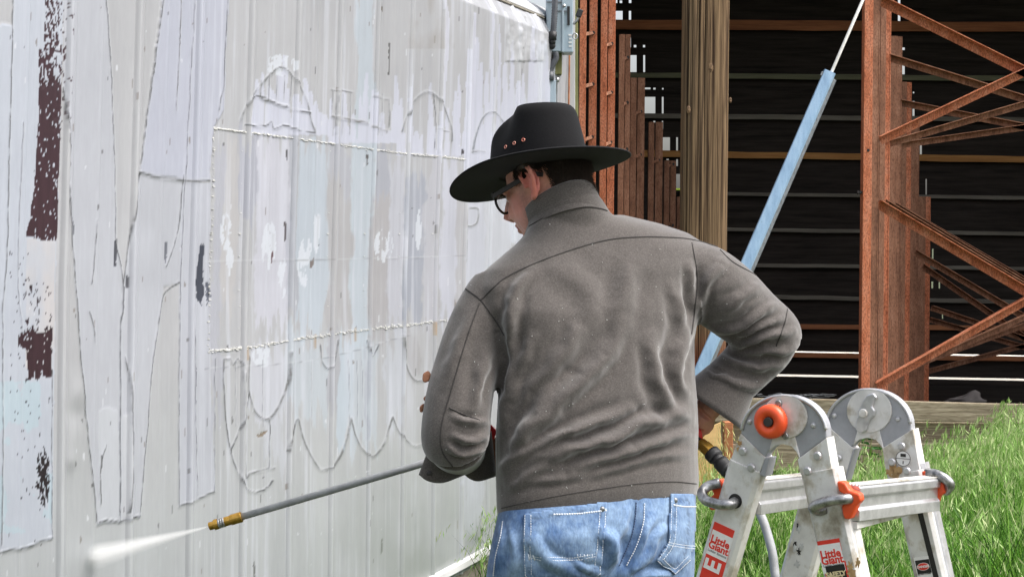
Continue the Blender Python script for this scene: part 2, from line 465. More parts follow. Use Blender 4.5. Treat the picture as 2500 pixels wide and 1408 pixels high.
RIB_Y = [3.585 - 0.283 * 2 + 0.2835 * k for k in range(0, 18)]      # ribs every 0.30 m along the wall
Y_END = 7.66
def srgbmix(c): return lin(c)
def paint(PXg, PYg):
    """colour and relief of the wall skin at photo pixel positions"""
    sh = PXg.shape
    # ragged versions of the coordinates
    jx = PXg + (fbm(PXg / 26, PYg / 75, 11) - 0.5) * 26 + (fbm(PXg / 5, PYg / 14, 12) - 0.5) * 7
    jy = PYg + (fbm(PXg / 13, PYg / 60, 13) - 0.5) * 60 + (fbm(PXg / 4, PYg / 6, 14) - 0.5) * 9
    ex = PXg + (fbm(PXg / 30, PYg / 40, 15) - 0.5) * 5
    ey = PYg + (fbm(PXg / 30, PYg / 40, 16) - 0.5) * 5
    col = np.empty(sh + (3,)); hgt = np.zeros(sh)
    base = lin((200, 199, 199)); col[:] = base
    st = fbm(PXg / 34, PYg / 700, 20)
    col *= (0.93 + 0.16 * st)[..., None]
    low = np.clip((PYg - 850) / 500, 0, 1)
    col = col * (1 - low[..., None] * (1 - np.array([0.985, 1.015, 1.005])))
    def over(mask, c, a=1.0):
        c = np.asarray(c, float)
        if c.mean() > 165: c = c.mean() + (c - c.mean()) * .75
        c = lin(c)
        if mask.dtype == bool:
            col[mask] = col[mask] * (1 - a) + c * a
        else:
            mm = (np.clip(mask, 0, 1) * a)[..., None]
            col[:] = col * (1 - mm) + c * mm
    def film(pts, c, a=0.9, t=0.0012, jag=False):
        X, Y = (jx, jy) if jag else (ex, ey)
        m = poly_mask(X, Y, pts); over(m, c, a)
        if t: hgt[m] += t
        return m
    # vertical bands of half-removed paint between and above the seams
    bands = [(515, 540, 345, 1000, (196, 196, 206)), (540, 575, 345, 760, (214, 207, 202)), (575, 628, 330, 520, (186, 187, 200)),
             (622, 702, 330, 790, (224, 222, 234)), (700, 722, 330, 800, (186, 190, 202)), (722, 797, 360, 800, (206, 219, 231)),
             (800, 856, 340, 460, (188, 189, 200)), (800, 856, 460, 800, (193, 188, 186)), (856, 902, -20, 860, (206, 221, 232)),
             (902, 946, 345, 470, (184, 186, 198)), (902, 946, 470, 800, (192, 186, 185)), (946, 982, 380, 790, (214, 214, 226)),
             (984, 1032, 420, 760, (180, 184, 196)), (1032, 1062, 400, 780, (208, 206, 214)), (1074, 1110, 380, 790, (220, 220, 232)),
             (1110, 1132, 420, 790, (198, 194, 196)), (1132, 1180, 280, 1300, (222, 224, 236)), (1180, 1240, 300, 900, (228, 231, 240)),
             (1238, 1300, 250, 640, (226, 230, 240)), (1298, 1345, 120, 640, (224, 228, 238)),
             (610, 700, 860, 1000, (222, 222, 234)), (700, 800, 840, 1010, (210, 222, 232)), (800, 825, 800, 1000, (184, 184, 192)),
             (825, 860, 830, 1080, (206, 220, 232)), (860, 920, 820, 1100, (208, 220, 230)), (890, 900, 840, 1060, (190, 192, 202)),
             (985, 1032, 790, 900, (190, 186, 184)), (940, 985, 840, 1040, (216, 220, 230)), (640, 690, 1010, 1130, (214, 215, 224))]
    for x0, x1, y0, y1, c in bands:
        kx = jx + (fbm(PXg / 9 + x0, PYg / 160, 18) - .5) * 12
        ky = PYg + (fbm(PXg / 8 + x0, PYg / 200, 19) - .5) * 190 + (fbm(PXg / 3, PYg / 40, 17) - .5) * 40
        m = np.clip(np.minimum(np.minimum((kx - x0) / 3.5, (x1 - kx) / 3.5), np.minimum((ky - y0) / 10, (y1 - ky) / 10)) + .5, 0, 1)
        over(m, c, 0.55 + 0.4 * ((x0 * 7) % 10) / 10)
    # drips hanging above the upper seam
    rr = np.random.default_rng(5)
    drips = []
    for x in np.arange(605, 790, 13): drips.append((x + rr.uniform(-3, 3), 330, 140 + abs(x - 675) * 1.2 + rr.uniform(-20, 60), rr.uniform(8, 15)))
    for x in np.arange(800, 960, 14): drips.append((x + rr.uniform(-4, 4), 350, rr.uniform(160, 320), rr.uniform(5, 11)))
    for x in np.arange(965, 1135, 15): drips.append((x + rr.uniform(-4, 4), 380, rr.uniform(180, 330), rr.uniform(5, 12)))
    for x in np.arange(1135, 1345, 15): drips.append((x + rr.uniform(-4, 4), 420, rr.uniform(10, 250), rr.uniform(5, 12)))
    for x, yb, yt, wd in drips:
        tt = np.clip((PYg - yt) / (yb - yt + 1e-6), 0, 1)
        m = (PYg > yt) & (PYg < yb) & (np.abs(PXg - x + (fbm(PXg * 0 + x, PYg / 60, 33) - 0.5) * 10) < wd * (0.25 + 0.75 * np.sqrt(tt)))
        over(m, (222, 223, 238), 0.9)
    film([(1068, 0), (1078, 0), (1085, 60), (1080, 200), (1072, 400), (1064, 400), (1068, 200)], (228, 228, 240))
    film([(1138, 30), (1150, 32), (1152, 130), (1146, 360), (1132, 380), (1136, 120)], (226, 226, 240))
    # big letter films on the left
    film([(20, -30), (140, -30), (140, 215), (128, 1312), (60, 1338), (0, 1345), (-60, 1350), (-60, 60), (18, 60)], (206, 212, 224), 0.85)
    lowb = (fbm(PXg / 60, PYg / 90, 41) > 0.45) & (PXg < 126) & (PYg > 930) & (PYg < 1300)
    over(lowb, (196, 219, 228), 0.8)
    film([(245, -30), (258, 140), (268, 290), (275, 430), (280, 580), (300, 680), (310, 600), (333, 420), (355, 240), (385, -30), (455, -30), (437, 690),
          (400, 700), (372, 900), (340, 1262), (292, 1275), (238, 1280), (215, 1070), (195, 870), (170, 560), (145, 215), (140, -30)], (206, 208, 217), 0.65)
    film([(385, -30), (545, -30), (537, 270), (514, 312), (505, 441), (440, 440), (333, 422), (355, 240)], (202, 204, 219), 0.9, 0.0022)
    film([(437, 445), (508, 445), (512, 860), (525, 1198), (437, 1236)], (204, 206, 217), 0.7)
    film([(238, 1000), (262, 990), (286, 1000), (290, 1272), (240, 1278)], (214, 216, 220), 0.8, 0.0008)
    film([(300, 1010), (312, 1010), (318, 1180), (310, 1262), (298, 1265)], (214, 215, 218), 0.8, 0.0008)
    # vertical streaks left by years of rain and washing
    s1 = fbm(PXg / 5.5, PYg / 480, 21, 3); zone = np.clip((PXg - 380) / 160, .25, 1)
    over(np.clip((s1 - .58) * 7, 0, 1) * zone * np.clip(fbm(PXg / 40, PYg / 160, 22) * 2.4 - .5, 0, 1), (232, 233, 242), 0.5)
    over(np.clip((.41 - s1) * 7, 0, 1) * zone * np.clip(fbm(PXg / 40, PYg / 160, 23) * 2.4 - .6, 0, 1), (180, 180, 184), 0.3)
    # cloudy variation
    cl = fbm(PXg / 130, PYg / 200, 50)
    col[:] = col * (0.93 + 0.14 * cl)[..., None]
    fine = fbm(PXg / 7, PYg / 45, 51)
    col[:] = col * (0.97 + 0.06 * fine)[..., None]
    # scars under the maroon patches
    over(((PXg > 62) & (PXg < 132) & (PYg > 585) & (PYg < 900)) * np.clip(fbm(PXg / 40, PYg / 80, 52) * 2 - 0.4, 0, 1), (226, 216, 210), 0.8)
    # maroon paint: solid pieces and speckled ones
    sp = fbm(PXg / 3.6, PYg / 9, 60, 5); sp2 = fbm(PXg / 15, PYg / 40, 61)
    mar = lin((70, 45, 52)) * (0.8 + 0.5 * fbm(PXg / 6, PYg / 70, 62))[..., None]
    def dark(mask, tint=(1, 1, 1)):
        col[mask] = (mar * np.array(tint))[mask]; hgt[mask] -= 0.0006
    solid = poly_mask(jx * .35 + ex * .65, PYg + (fbm(PXg / 6, PYg / 9, 63) - .5) * 14, [(88, 195), (140, 205), (137, 584), (104, 590), (60, 574), (72, 530), (80, 400)])
    dark(solid & (sp < 0.70))
    up = (PXg > 84 + 12 * (PYg < 120)) & (PXg < 132 + (fbm(PXg * 0, PYg / 30, 64) - .5) * 30) & (PYg < 215)
    dark(up & (sp < 0.50))
    rightf = (PXg > 120) & (PXg < 165) & (PYg > 0) & (PYg < 330)
    dark(rightf & (sp < 0.33))
    solid2 = poly_mask(ex, PYg + (fbm(PXg / 6, PYg / 9, 65) - .5) * 26, [(60, 812), (128, 806), (124, 918), (68, 925), (64, 850), (44, 845), (42, 820)])
    dark(solid2 & (sp < 0.70), (0.85, 0.8, 0.85))
    dark((PXg > 55) & (PXg < 128) & (PYg > 690) & (PYg < 815) & (sp < 0.36) & (sp2 > .35), (0.6, 0.6, 0.7))
    bl = np.exp(-(((PXg - 104) / 16) ** 2 + ((PYg - 1170) / 75) ** 2))
    dark((bl > 0.3) & (sp < 0.30 + 0.35 * bl), (0.4, 0.55, 0.6))
    dark((PXg > 35) & (PXg < 128) & (PYg > 960) & (PYg < 1330) & (sp < 0.235), (0.5, 0.6, 0.7))
    dark((PXg > 20) & (PXg < 75) & (PYg > 600) & (PYg < 1000) & (sp < 0.25), (0.6, 0.7, 0.8))
    # single dark scrapes
    def scrape(pts, c, j=6):
        m = poly_mask(PXg + (fbm(PXg / 5, PYg / 9, 70) - .5) * j, PYg + (fbm(PXg / 4, PYg / 8, 71) - .5) * j * 3, pts); over(m, c, 0.95); hgt[m] -= 0.0008
    scrape([(488, 596), (496, 598), (492, 650), (498, 715), (490, 746), (479, 728), (473, 690), (480, 640)], (62, 66, 80))
    scrape([(499, 690), (514, 690), (512, 725), (502, 744)], (96, 100, 112), 14)
    for pts, c in (([(276, 588), (283, 590), (281, 648), (275, 650)], (84, 84, 92)), ([(401, 590), (407, 592), (405, 640), (400, 645)], (120, 122, 130)),
                   ([(168, 528), (173, 530), (178, 570), (171, 575)], (90, 90, 98)), ([(305, 674), (313, 676), (312, 700), (305, 704)], (90, 90, 95)),
                   ([(663, 570), (668, 572), (668, 610), (662, 645), (660, 610)], (104, 62, 62)), ([(691, 540), (697, 545), (698, 585), (692, 590)], (100, 90, 92)),
                   ([(771, 525), (777, 530), (776, 600), (771, 605)], (96, 94, 98)), ([(756, 640), (768, 625), (764, 645), (757, 655)], (140, 128, 122)),
                   ([(938, 105), (943, 108), (942, 180), (938, 185)], (110, 108, 106)), ([(693, 365), (697, 365), (697, 390), (693, 392)], (100, 98, 98)),
                   ([(888, 375), (893, 375), (893, 402), (889, 408)], (104, 98, 96)), ([(1120, 365), (1126, 362), (1126, 378), (1120, 378)], (70, 66, 66)),
                   ([(930, 1315), (934, 1315), (934, 1345), (930, 1350)], (120, 120, 118)), ([(618, 1370), (622, 1372), (622, 1408), (618, 1408)], (120, 120, 118)),
                   ([(626, 1062), (652, 1052), (648, 1060), (630, 1066)], (150, 132, 112)), ([(918, 15), (923, 18), (921, 30), (917, 25)], (96, 84, 60))):
        scrape(pts, c, 3)
    for k in range(230):                         # small chips strewn over the wall
        cx, cy = rr.uniform(0, 1330), rr.uniform(20, 1400)
        a, b = rr.uniform(0.8, 2.0), rr.uniform(2, 11)
        sel = (np.abs(PXg - cx) < 4) & (np.abs(PYg - cy) < 14)
        if sel.any():
            m = sel & ((((PXg - cx) / a) ** 2 + ((PYg - cy) / b) ** 2) < 1)
            over(m, [(120, 118, 118), (240, 240, 244), (150, 140, 132)][k % 3], 0.8)
    # white scribbles where letters were
    for cx, cy, a, b in ((548, 565, 14, 46), (560, 640, 10, 40), (655, 600, 18, 60), (690, 680, 12, 50), (745, 640, 20, 60), (770, 560, 8, 60), (1020, 560, 7, 50), (935, 600, 24, 40), (675, 160, 40, 26), (640, 870, 26, 26)):
        d = ((ex - cx) / a) ** 2 + ((ey - cy) / b) ** 2
        m = (d < 1) & (fbm(PXg / 8, PYg / 30, 80) > 0.47)
        over(m, (236, 240, 246), 0.85)
    # thin ridges: cut edges of the old lettering film
    def edge(pts, wd=2.0, c=(112, 113, 114), a=0.95, h=0.0022, sm=6):
        pts = [tuple(p) for p in smooth_path(pts, sm)] if sm else pts
        wd = wd * 1.05; c = tuple(q * .88 for q in c); a = min(1, a * 1.1)
        D, S, T = line_dist(ex, ey, pts, wd * 4)
        m = np.exp(-(D / wd) ** 2) * np.clip(2.6 * fbm(PXg / 16, PYg / 16, 90) - .35, .12, 1.15)
        over(m, c, a)
        hgt[:] += h * np.exp(-(D / (wd * 1.6)) ** 2) * (S > 0)
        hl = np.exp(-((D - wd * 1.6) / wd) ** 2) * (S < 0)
        over(hl, (235, 236, 240), 0.35)  # pale highlight painted along one side of the ridge
    E = edge
    E([(245, -10), (258, 140), (268, 290), (275, 430), (280, 580), (300, 690), (298, 780)], 1.6)
    E([(385, -10), (355, 240), (333, 420), (310, 600), (300, 700)], 1.6)
    E([(333, 421), (380, 432), (437, 441), (505, 441)], 2.6, (120, 120, 116), 0.8)  # dark line paints in the shadow under the film's bottom edge
    E([(145, 215), (158, 370), (170, 560), (183, 690), (195, 870), (215, 1070), (238, 1280)], 1.5)
    E([(437, 690), (400, 720), (385, 800), (372, 900), (355, 1100), (340, 1262)], 1.5)
    E([(238, 1280), (250, 1270), (290, 1272), (312, 1268), (340, 1255)], 2.0)
    E([(302, 700), (298, 760), (293, 800), (292, 1000), (292, 1272)], 2.2, (104, 106, 112), 0.9)  # seam's shadow painted as a dark line
    E([(304, 870), (313, 940), (318, 1130), (310, 1250)], 1.8); E([(245, 1110), (243, 1180), (246, 1230)], 1.8); E([(258, 1085), (248, 1115), (246, 1140)], 1.5)
    E([(18, 0), (15, 300), (14, 600), (6, 760), (6, 1100), (2, 1330)], 1.8); E([(0, 1346), (60, 1335), (125, 1310)], 2.2, (128, 130, 130))
    E([(126, 900), (126, 1310)], 1.4); E([(48, 300), (40, 640), (52, 800)], 1.3, (160, 160, 166))
    E([(462, -10), (450, 300), (441, 640), (437, 900), (437, 1235)], 1.4, (152, 152, 160)); E([(540, 0), (535, 190), (525, 270)], 1.4)
    E([(427, 0), (424, 120), (420, 270)], 1.3, (140, 138, 136)); E([(440, 430), (432, 560), (405, 650)], 1.3); E([(232, 540), (226, 640), (222, 690)], 1.5)
    E([(216, 760), (226, 800), (228, 838)], 1.6); E([(437, 1236), (470, 1222), (525, 1198)], 1.8, (150, 150, 152)); E([(474, 800), (476, 1000), (482, 1210)], 1.2, (150, 150, 156))
    E([(525, 875), (524, 1198)], 1.2, (160, 160, 166))
    E([(580, 292), (600, 245), (628, 205), (672, 165), (700, 182), (735, 235), (748, 285), (760, 322)], 2.2, (142, 143, 140))
    E([(628, 196), (628, 238), (660, 250), (692, 258)], 2.2, (142, 143, 140)); E([(600, 240), (628, 236), (690, 262), (748, 276)], 1.8)
    for x in (648, 668, 686, 702): E([(x, 185), (x - 1, 245)], 1.3, (150, 150, 152), 0.7, 0.001, 0)
    E([(592, 305), (640, 308), (655, 300), (664, 314), (690, 306), (720, 318), (760, 325)], 1.8)
    E([(800, 218), (850, 226)], 1.8, (146, 146, 144), .8, .001, 0); E([(803, 222), (803, 285)], 1.5, (150, 150, 150), .7, .001, 0); E([(805, 284), (850, 294), (888, 300)], 2.6, (136, 134, 126))
    E([(904, 236), (942, 244), (942, 310)], 2.0, (140, 140, 138), .8, .001, 0); E([(902, 308), (938, 320)], 2.2, (138, 136, 130), .8, .001, 0)
    for x in (812, 828, 846, 915, 926): E([(x, 230), (x, 330)], 1.1, (168, 168, 170), .6, .001, 0)
    E([(974, 322), (985, 285), (1005, 245), (1032, 224), (1055, 234), (1075, 262), (1092, 305), (1096, 345)], 2.0, (146, 147, 146))
    E([(1050, 230), (1056, 300), (1054, 360)], 1.3); E([(1062, 315), (1088, 322)], 1.5, (150, 150, 148), .7, .001, 0)
    E([(1148, 372), (1155, 330), (1170, 290), (1190, 272), (1208, 280), (1222, 300)], 1.6, (160, 164, 168)); E([(1150, 370), (1178, 370)], 1.8, (150, 150, 148), .7, .001, 0)
    E([(1138, 510), (1136, 548), (1160, 545), (1165, 512), (1145, 508)], 1.6, (168, 168, 162)); E([(1138, 560), (1137, 640)], 1.4, (160, 160, 160), .7, .001, 0)
    E([(546, 880), (548, 960), (555, 1050), (562, 1095), (580, 1150), (597, 1190), (625, 1200), (650, 1190), (664, 1172)], 2.0)
    E([(562, 1100), (580, 1060), (597, 1005), (606, 960)], 1.6); E([(545, 878), (562, 874), (568, 888), (580, 876), (590, 890)], 1.6)
    E([(594, 910), (597, 1000), (598, 1155), (610, 1152), (630, 1150), (645, 1145), (668, 1140)], 1.8, (150, 150, 150))
    E([(608, 870), (606, 940), (614, 985), (632, 1015), (655, 1020), (678, 995), (700, 940), (706, 860)], 2.4, (144, 144, 142))
    E([(655, 1022), (658, 1060), (655, 1140)], 1.4); E([(700, 1100), (712, 1060), (727, 1022), (740, 1070), (752, 1100), (775, 1138), (790, 1146), (812, 1138), (830, 1112), (845, 1075), (857, 1022)], 2.2, (136, 136, 134))
    E([(857, 1022), (868, 1065), (882, 1092), (905, 1114), (925, 1100), (942, 1070), (958, 1018)], 2.0, (140, 140, 138)); E([(958, 1018), (975, 1055), (995, 1078), (1015, 1087), (1040, 1082)], 2.0, (138, 138, 136))
    E([(782, 840), (786, 880), (800, 899), (816, 885), (826, 830)], 1.8); E([(896, 830), (900, 850), (910, 868), (925, 840)], 1.5); E([(982, 820), (988, 880), (1000, 910), (1015, 928), (1034, 930)], 2.2, (140, 140, 136))
    E([(500, 900), (760, 880), (1000, 818)], 0.9, (176, 178, 180), .6, 0.0005); E([(500, 640), (900, 632), (1130, 625)], 1.0, (170, 168, 166), .5, 0.0005)
    for x in (575, 590, 640, 760, 852, 872, 885): E([(x, 880), (x + 1, 1040)], 1.0, (170, 170, 176), .6, .001, 0)
    # greenish-grey tone, stronger towards the bottom and right of the wall
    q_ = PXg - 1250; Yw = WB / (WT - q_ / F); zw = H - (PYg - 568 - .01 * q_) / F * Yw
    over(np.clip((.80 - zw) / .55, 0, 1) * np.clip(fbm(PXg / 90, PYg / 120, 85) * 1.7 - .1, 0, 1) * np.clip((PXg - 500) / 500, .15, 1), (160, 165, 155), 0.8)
    # rust weeping from the seams
    for x, y in ((604, 845), (868, 800), (770, 815), (1060, 785)):
        m = np.exp(-(((PXg - x) / 3.0) ** 2)) * ((PYg > y) & (PYg < y + 34)) * (0.6 + .4 * fbm(PXg / 3, PYg / 8, 95))
        over(m, (186, 150, 96), 0.75)
    # mould freckles near the top right
    m = ((PXg > 985) & (PXg < 1100) & (PYg < 120)) * np.clip(fbm(PXg / 20, PYg / 60, 96) * 2 - .9, 0, 1); over(m, (168, 160, 146), 0.6)
    # wrinkled blistered film by the electrical box
    bz = ((PXg > 1222) & (PXg < 1330) & (PYg > 30) & (PYg < 150))
    hgt[bz] += (0.006 * np.abs(np.sin(PXg / 4.2 + 2.5 * fbm(PXg / 20, PYg / 30, 97))) * np.clip(fbm(PXg / 26, PYg / 40, 98) * 3 - 1, 0, 1))[bz]
    over(bz * np.clip(fbm(PXg / 12, PYg / 50, 99) * 3 - 1.2, 0, 1), (222, 222, 222), 0.6)
    # dents on the left
    for cx, cy, a, b, h in ((190, 960, 16, 40, 0.010), (172, 1080, 14, 60, 0.012), (170, 1125, 14, 22, 0.008), (185, 1010, 22, 30, -0.008), (350, 640, 40, 60, .003), (350, 560, 30, 40, -.003)):
        hgt[:] += h * .4 * np.exp(-(((PXg - cx) / a) ** 2 + ((PYg - cy) / b) ** 2))
    return np.clip(col * np.array([0.522, 0.537, 0.566]), 0.003, 0.84), hgt

M['wall'] = attr_mat('faded_wall_paint', rough=0.42, spec=0.45, noise=0.05, nscale=(90, 90, 22), bump=0.12)
NZ = 500
zrow = np.linspace(0.16, 2.475, NZ)
def wall_strip(ya, yb, name, parent, seed):
    ua = (WT - WB / ya) * F; ub = (WT - WB / yb) * F
    n = max(8, int((ub - ua) / 2.3))
    uu = np.linspace(ua, ub, n); yy = WB / (WT - uu / F)
    s = (yy - ya) / (yb - ya)
    Yg, Zg = np.meshgrid(yy, zrow, indexing='ij'); Sg = np.repeat(s[:, None], NZ, 1)
    Xg = WT * Yg - WB
    ug = Xg / Yg * F; vg = (H - Zg) / Yg * F
    PXg = PX0 + ug * CR - vg * SR; PYg = PY0 + ug * SR + vg * CR
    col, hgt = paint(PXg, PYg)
    off = wall_prof(Zg) + hgt
    # rolled rib along the left edge of each sheet, oil-canning of the flat between
    off += 0.010 * np.exp(-((Sg - 0.05) / 0.034) ** 6)
    off += 0.003 * np.exp(-((Sg - 0.135) / 0.012) ** 2) + 0.003 * np.exp(-((Sg - 0.52) / 0.010) ** 2) * 0.6
    off += 0.0045 * (fbm(Yg * 3 + seed, Zg * 1.6, 200 + seed % 50, 2) - 0.5) * np.sin(np.pi * Sg)
    col *= (1 + 0.11 * np.exp(-((Sg - 0.05) / 0.034) ** 4) - .13 * np.exp(-((Sg - 0.088) / 0.008) ** 2) - .07 * np.exp(-((Sg - 0.012) / 0.008) ** 2) - .05 * np.exp(-((Sg - 0.145) / 0.006) ** 2))[..., None]  # paints in the ribs' light tops and soft shadow edges
    col = np.clip(col, 0, 0.85)
    v = np.stack([Xg + WN.x * off, Yg + WN.y * off, Zg], -1).reshape(-1, 3)
    idx = np.arange(n * NZ).reshape(n, NZ)
    q = np.stack([idx[:-1, :-1], idx[1:, :-1], idx[1:, 1:], idx[:-1, 1:]], -1).reshape(-1, 4)
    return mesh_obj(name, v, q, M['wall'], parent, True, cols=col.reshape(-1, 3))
edges = [y for y in RIB_Y if 3.2 < y < Y_END - 0.1] + [Y_END]
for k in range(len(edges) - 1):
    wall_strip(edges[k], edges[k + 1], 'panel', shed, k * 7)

# roof cap, base rail, end wall and back of the shed
def shed_line(y, z, off): return Vector((WT * y - WB, y, z)) + WN * off
mb = MB()
ys = np.linspace(3.1, Y_END + 0.02, 12)
prof = [(0.000, 2.478), (0.004, 2.486), (-0.03, 2.52), (-0.09, 2.56), (-0.25, 2.60), (-2.3, 2.66), (-2.3, 2.62), (-0.2, 2.5)]
o0 = wall_prof(2.474)
mb.loft([[shed_line(y, z, o + o0 + 0.006) for o, z in prof] for y in ys])
mb.build('roof', M['white_paint'], shed, True)
mb = MB(); a, b = shed_line(3.1, 0.20, 0.012), shed_line(Y_END, 0.20, 0.012)
mb.bar(a, b, WN, 0.03, 0.03); mb.build('base_rail', M['white_paint'], shed, bevel=0.004)
mb = MB(); a, b = shed_line(3.1, 0.08, -0.02), shed_line(Y_END, 0.08, -0.02)
mb.bar(a, b, WN, 0.04, 0.16); mb.build('skirt', M['rail_grey'], shed)
mb = MB(); mb.box(shed_line(Y_END + 0.01, 1.28, -1.15), WN * 1.13, WD * 0.02, (0, 0, 1.2)); mb.build('end_wall', M['white_paint'], shed)
mb = MB(); mb.box(shed_line(3.08, 1.28, -1.15), WN * 1.13, WD * 0.02, (0, 0, 1.2)); mb.build('end_wall', M['white_paint'], shed)
# roof drip edge seam
mb = MB(); mb.tube([shed_line(y, 2.474, o0 + 0.006) for y in ys], 0.005, 6); mb.build('drip_edge', M['rail_grey'], shed, True)

# crumbled sealant along the two seams and the vertical joint
def crumbs(path, n, size, name, spread=2.0):
    mb = MB(); r = random.Random(len(path) + n)
    path = smooth_path(path, 4)
    seg = np.linspace(0, len(path) - 1.001, n)
    for t in seg:
        i = int(t); f = t - i
        x = path[i][0] * (1 - f) + path[i + 1][0] * f; y = path[i][1] * (1 - f) + path[i + 1][1] * f
        p = wall_pt(x + r.uniform(-2, 2), y + r.gauss(0, spread), 0.002)
        s = size * r.uniform(0.4, 1.5)
        mb.ellipsoid(p, WD * s * r.uniform(1.2, 4.5), WN * s * 0.5, Vector((0, 0, 1)) * s * r.uniform(0.35, 1.1), 5, 4)
    return tag(mb.build(name, M['flake'], shed), kind='stuff')
crumbs([(513, 312), (620, 326), (800, 350), (960, 372), (1060, 382), (1136, 390)], 640, 0.0019, 'seam_sealant', 1.2)
crumbs([(508, 856), (600, 848), (760, 822), (900, 803), (1000, 792), (1092, 781)], 580, 0.0019, 'seam_sealant')
crumbs([(513, 312), (514, 500), (510, 700), (508, 856)], 70, 0.0018, 'seam_sealant', 4)
for xx in (585, 800, 890, 975, 1056):
    crumbs([(xx, 400), (xx - 2, 560), (xx - 2, 700), (xx - 2, 790)], 12, 0.0016, 'seam_sealant', 30)

# corner boards at the far end of the shed
def wall_strip_board(x0, x1, lift, mat, name, y0=-60, y1=1300):
    mb = MB(); a = [on_plane(x, y, shed_line(Y_END + 0.03, 0, lift), Vector((0, -1, 0))) for x, y in ((x0, y0), (x1, y0), (x1, y1), (x0, y1))]
    mb.prism(a, Vector((0, 0.03, 0))); return mb.build(name, mat, shed, bevel=0.002)
wall_strip_board(1362, 1374, 0.0, M['galv_edge'], 'corner_flashing')
wall_strip_board(1374.5, 1404, 0.02, M['white_paint'], 'corner_board')
mb = MB(); mb.tube([P(1391, -60, 7.64), P(1390, 150, 7.64), P(1388, 300, 7.64)], 0.004, 6); mb.build('rust_streak', M['rail_brown'], shed)

# ------------------------------------------------------------ electrical disconnect box on the far corner
eb = thing('electrical_box', tuple(wall_pt(1345, 130)), 'grey electrical switch box with ribbed cable high on white shed corner', 'electrical box')
YB = 7.42
def ebox(x0, x1, y0, y1, Y, dep, name, mat, bev=0.004, par=None):
    a = [P(x0, y0, Y), P(x1, y0, Y), P(x1, y1, Y), P(x0, y1, Y)]
    mb = MB(); mb.prism(a, Vector((0, dep, 0))); return mb.build(name, mat, par or eb, bevel=bev)
ebox(1334, 1374, -80, 126, YB, 0.16, 'case', M['box_grey'])
ebox(1375, 1399.5, -80, 128, YB + 0.01, 0.13, 'door', M['box_grey'])
ebox(1372, 1377, -80, 127, YB - 0.006, 0.02, 'door_lip', M['box_grey'], 0.001)
ebox(1385, 1391, 16, 62, YB + 0.004, 0.01, 'vent_slot', M['sticker_black'], 0.0)
for k in range(4): ebox(1388 + (k % 2) * 1, 1396, 84 + k * 9, 88 + k * 9, YB + 0.006, 0.01, 'rating_label', M['sticker_white'], 0.0)
ebox(1334, 1374, 4, 7, YB - 0.004, 0.01, 'seam_strip', M['galv_edge'], 0.0); ebox(1350, 1384, 26, 29, YB - 0.004, 0.01, 'seam_strip', M['galv_edge'], 0.0)
mb = MB(); mb.disc(P(1377, 15, YB - 0.004), (0, -1, 0), 0.008, 0.006); mb.build('screw', M['steel'], eb, True)
mb = MB(); mb.tube([P(x, y, YB - 0.03) for x, y in ((1400, 60), (1408, 52), (1414, 40), (1416, 34))], 0.006, 8); lv = mb.build('lever', M['steel'], eb, True)
mb = MB(); mb.bar(P(1411, 42, YB - 0.035), P(1418, 24, YB - 0.035), (1, 0, 0), 0.026, 0.03); mb.build('lever_grip', M['black_rubber'], lv, bevel=0.004)
mb = MB(); ring = [P(1404 + 6 * math.cos(t), 89 + 7 * math.sin(t), YB - 0.01) for t in np.linspace(0, 2 * math.pi, 14)]
mb.tube(ring, 0.0028, 6, False); mb.build('hasp_ring', M['steel'], eb, True)
cab = smooth_path([tuple(P(x, y, YB - 0.035)) for x, y in ((1356, -60), (1355, 0), (1353, 50), (1350, 84))], 14)
mb = MB(); mb.tube(cab, [0.0125 + 0.0022 * (k % 2) for k in range(len(cab))], 10); mb.build('ribbed_cable', M['grey_conduit'], eb, True)
mb = MB(); mb.tube([P(1350, 78, YB - 0.035), P(1349, 98, YB - 0.035)], 0.018, 12); mb.tube([P(1349, 97, YB - 0.034), P(1348, 106, YB - 0.03)], 0.015, 12)
mb.ellipsoid(P(1347, 111, YB - 0.02), (0.018, 0, 0), (0, 0.02, 0), (0, 0, 0.02)); mb.build('cable_gland', M['black_rubber'], eb, True)
ebox(1345, 1372, 128, 181, YB + 0.06, 0.08, 'mounting_block', M['moss_wood'], 0.002)
fl = smooth_path([tuple(P(x, y, YB + 0.0)) for x, y in ((1356, 128), (1357, 142), (1350, 156), (1344, 170), (1342, 186))], 8)
mb = MB(); mb.tube(fl, [0.014 + 0.001 * (k % 2) for k in range(len(fl))], 10); mb.tube([P(1342, 176, YB), P(1342, 196, YB)], 0.02, 12); mb.build('flexible_conduit', M['grey_conduit'], eb, True)
wireway = thing('wireway', tuple(P(1345, 1000, YB)), 'pale grey vertical wiring duct below the switch box', 'duct')
ebox(1328, 1357, 196, 1150, YB, 0.1, 'duct_cover', M['box_grey'], 0.003, wireway)
ebox(1358, 1362, 200, 1150, YB + 0.02, 0.08, 'duct_flange', M['steel'], 0.001, wireway)
mb = MB(); mb.tube([P(1361, 190, YB + 0.01), P(1361, 201, YB + 0.01)], 0.008, 8); mb.build('conduit_clip', M['steel'], wireway, True)
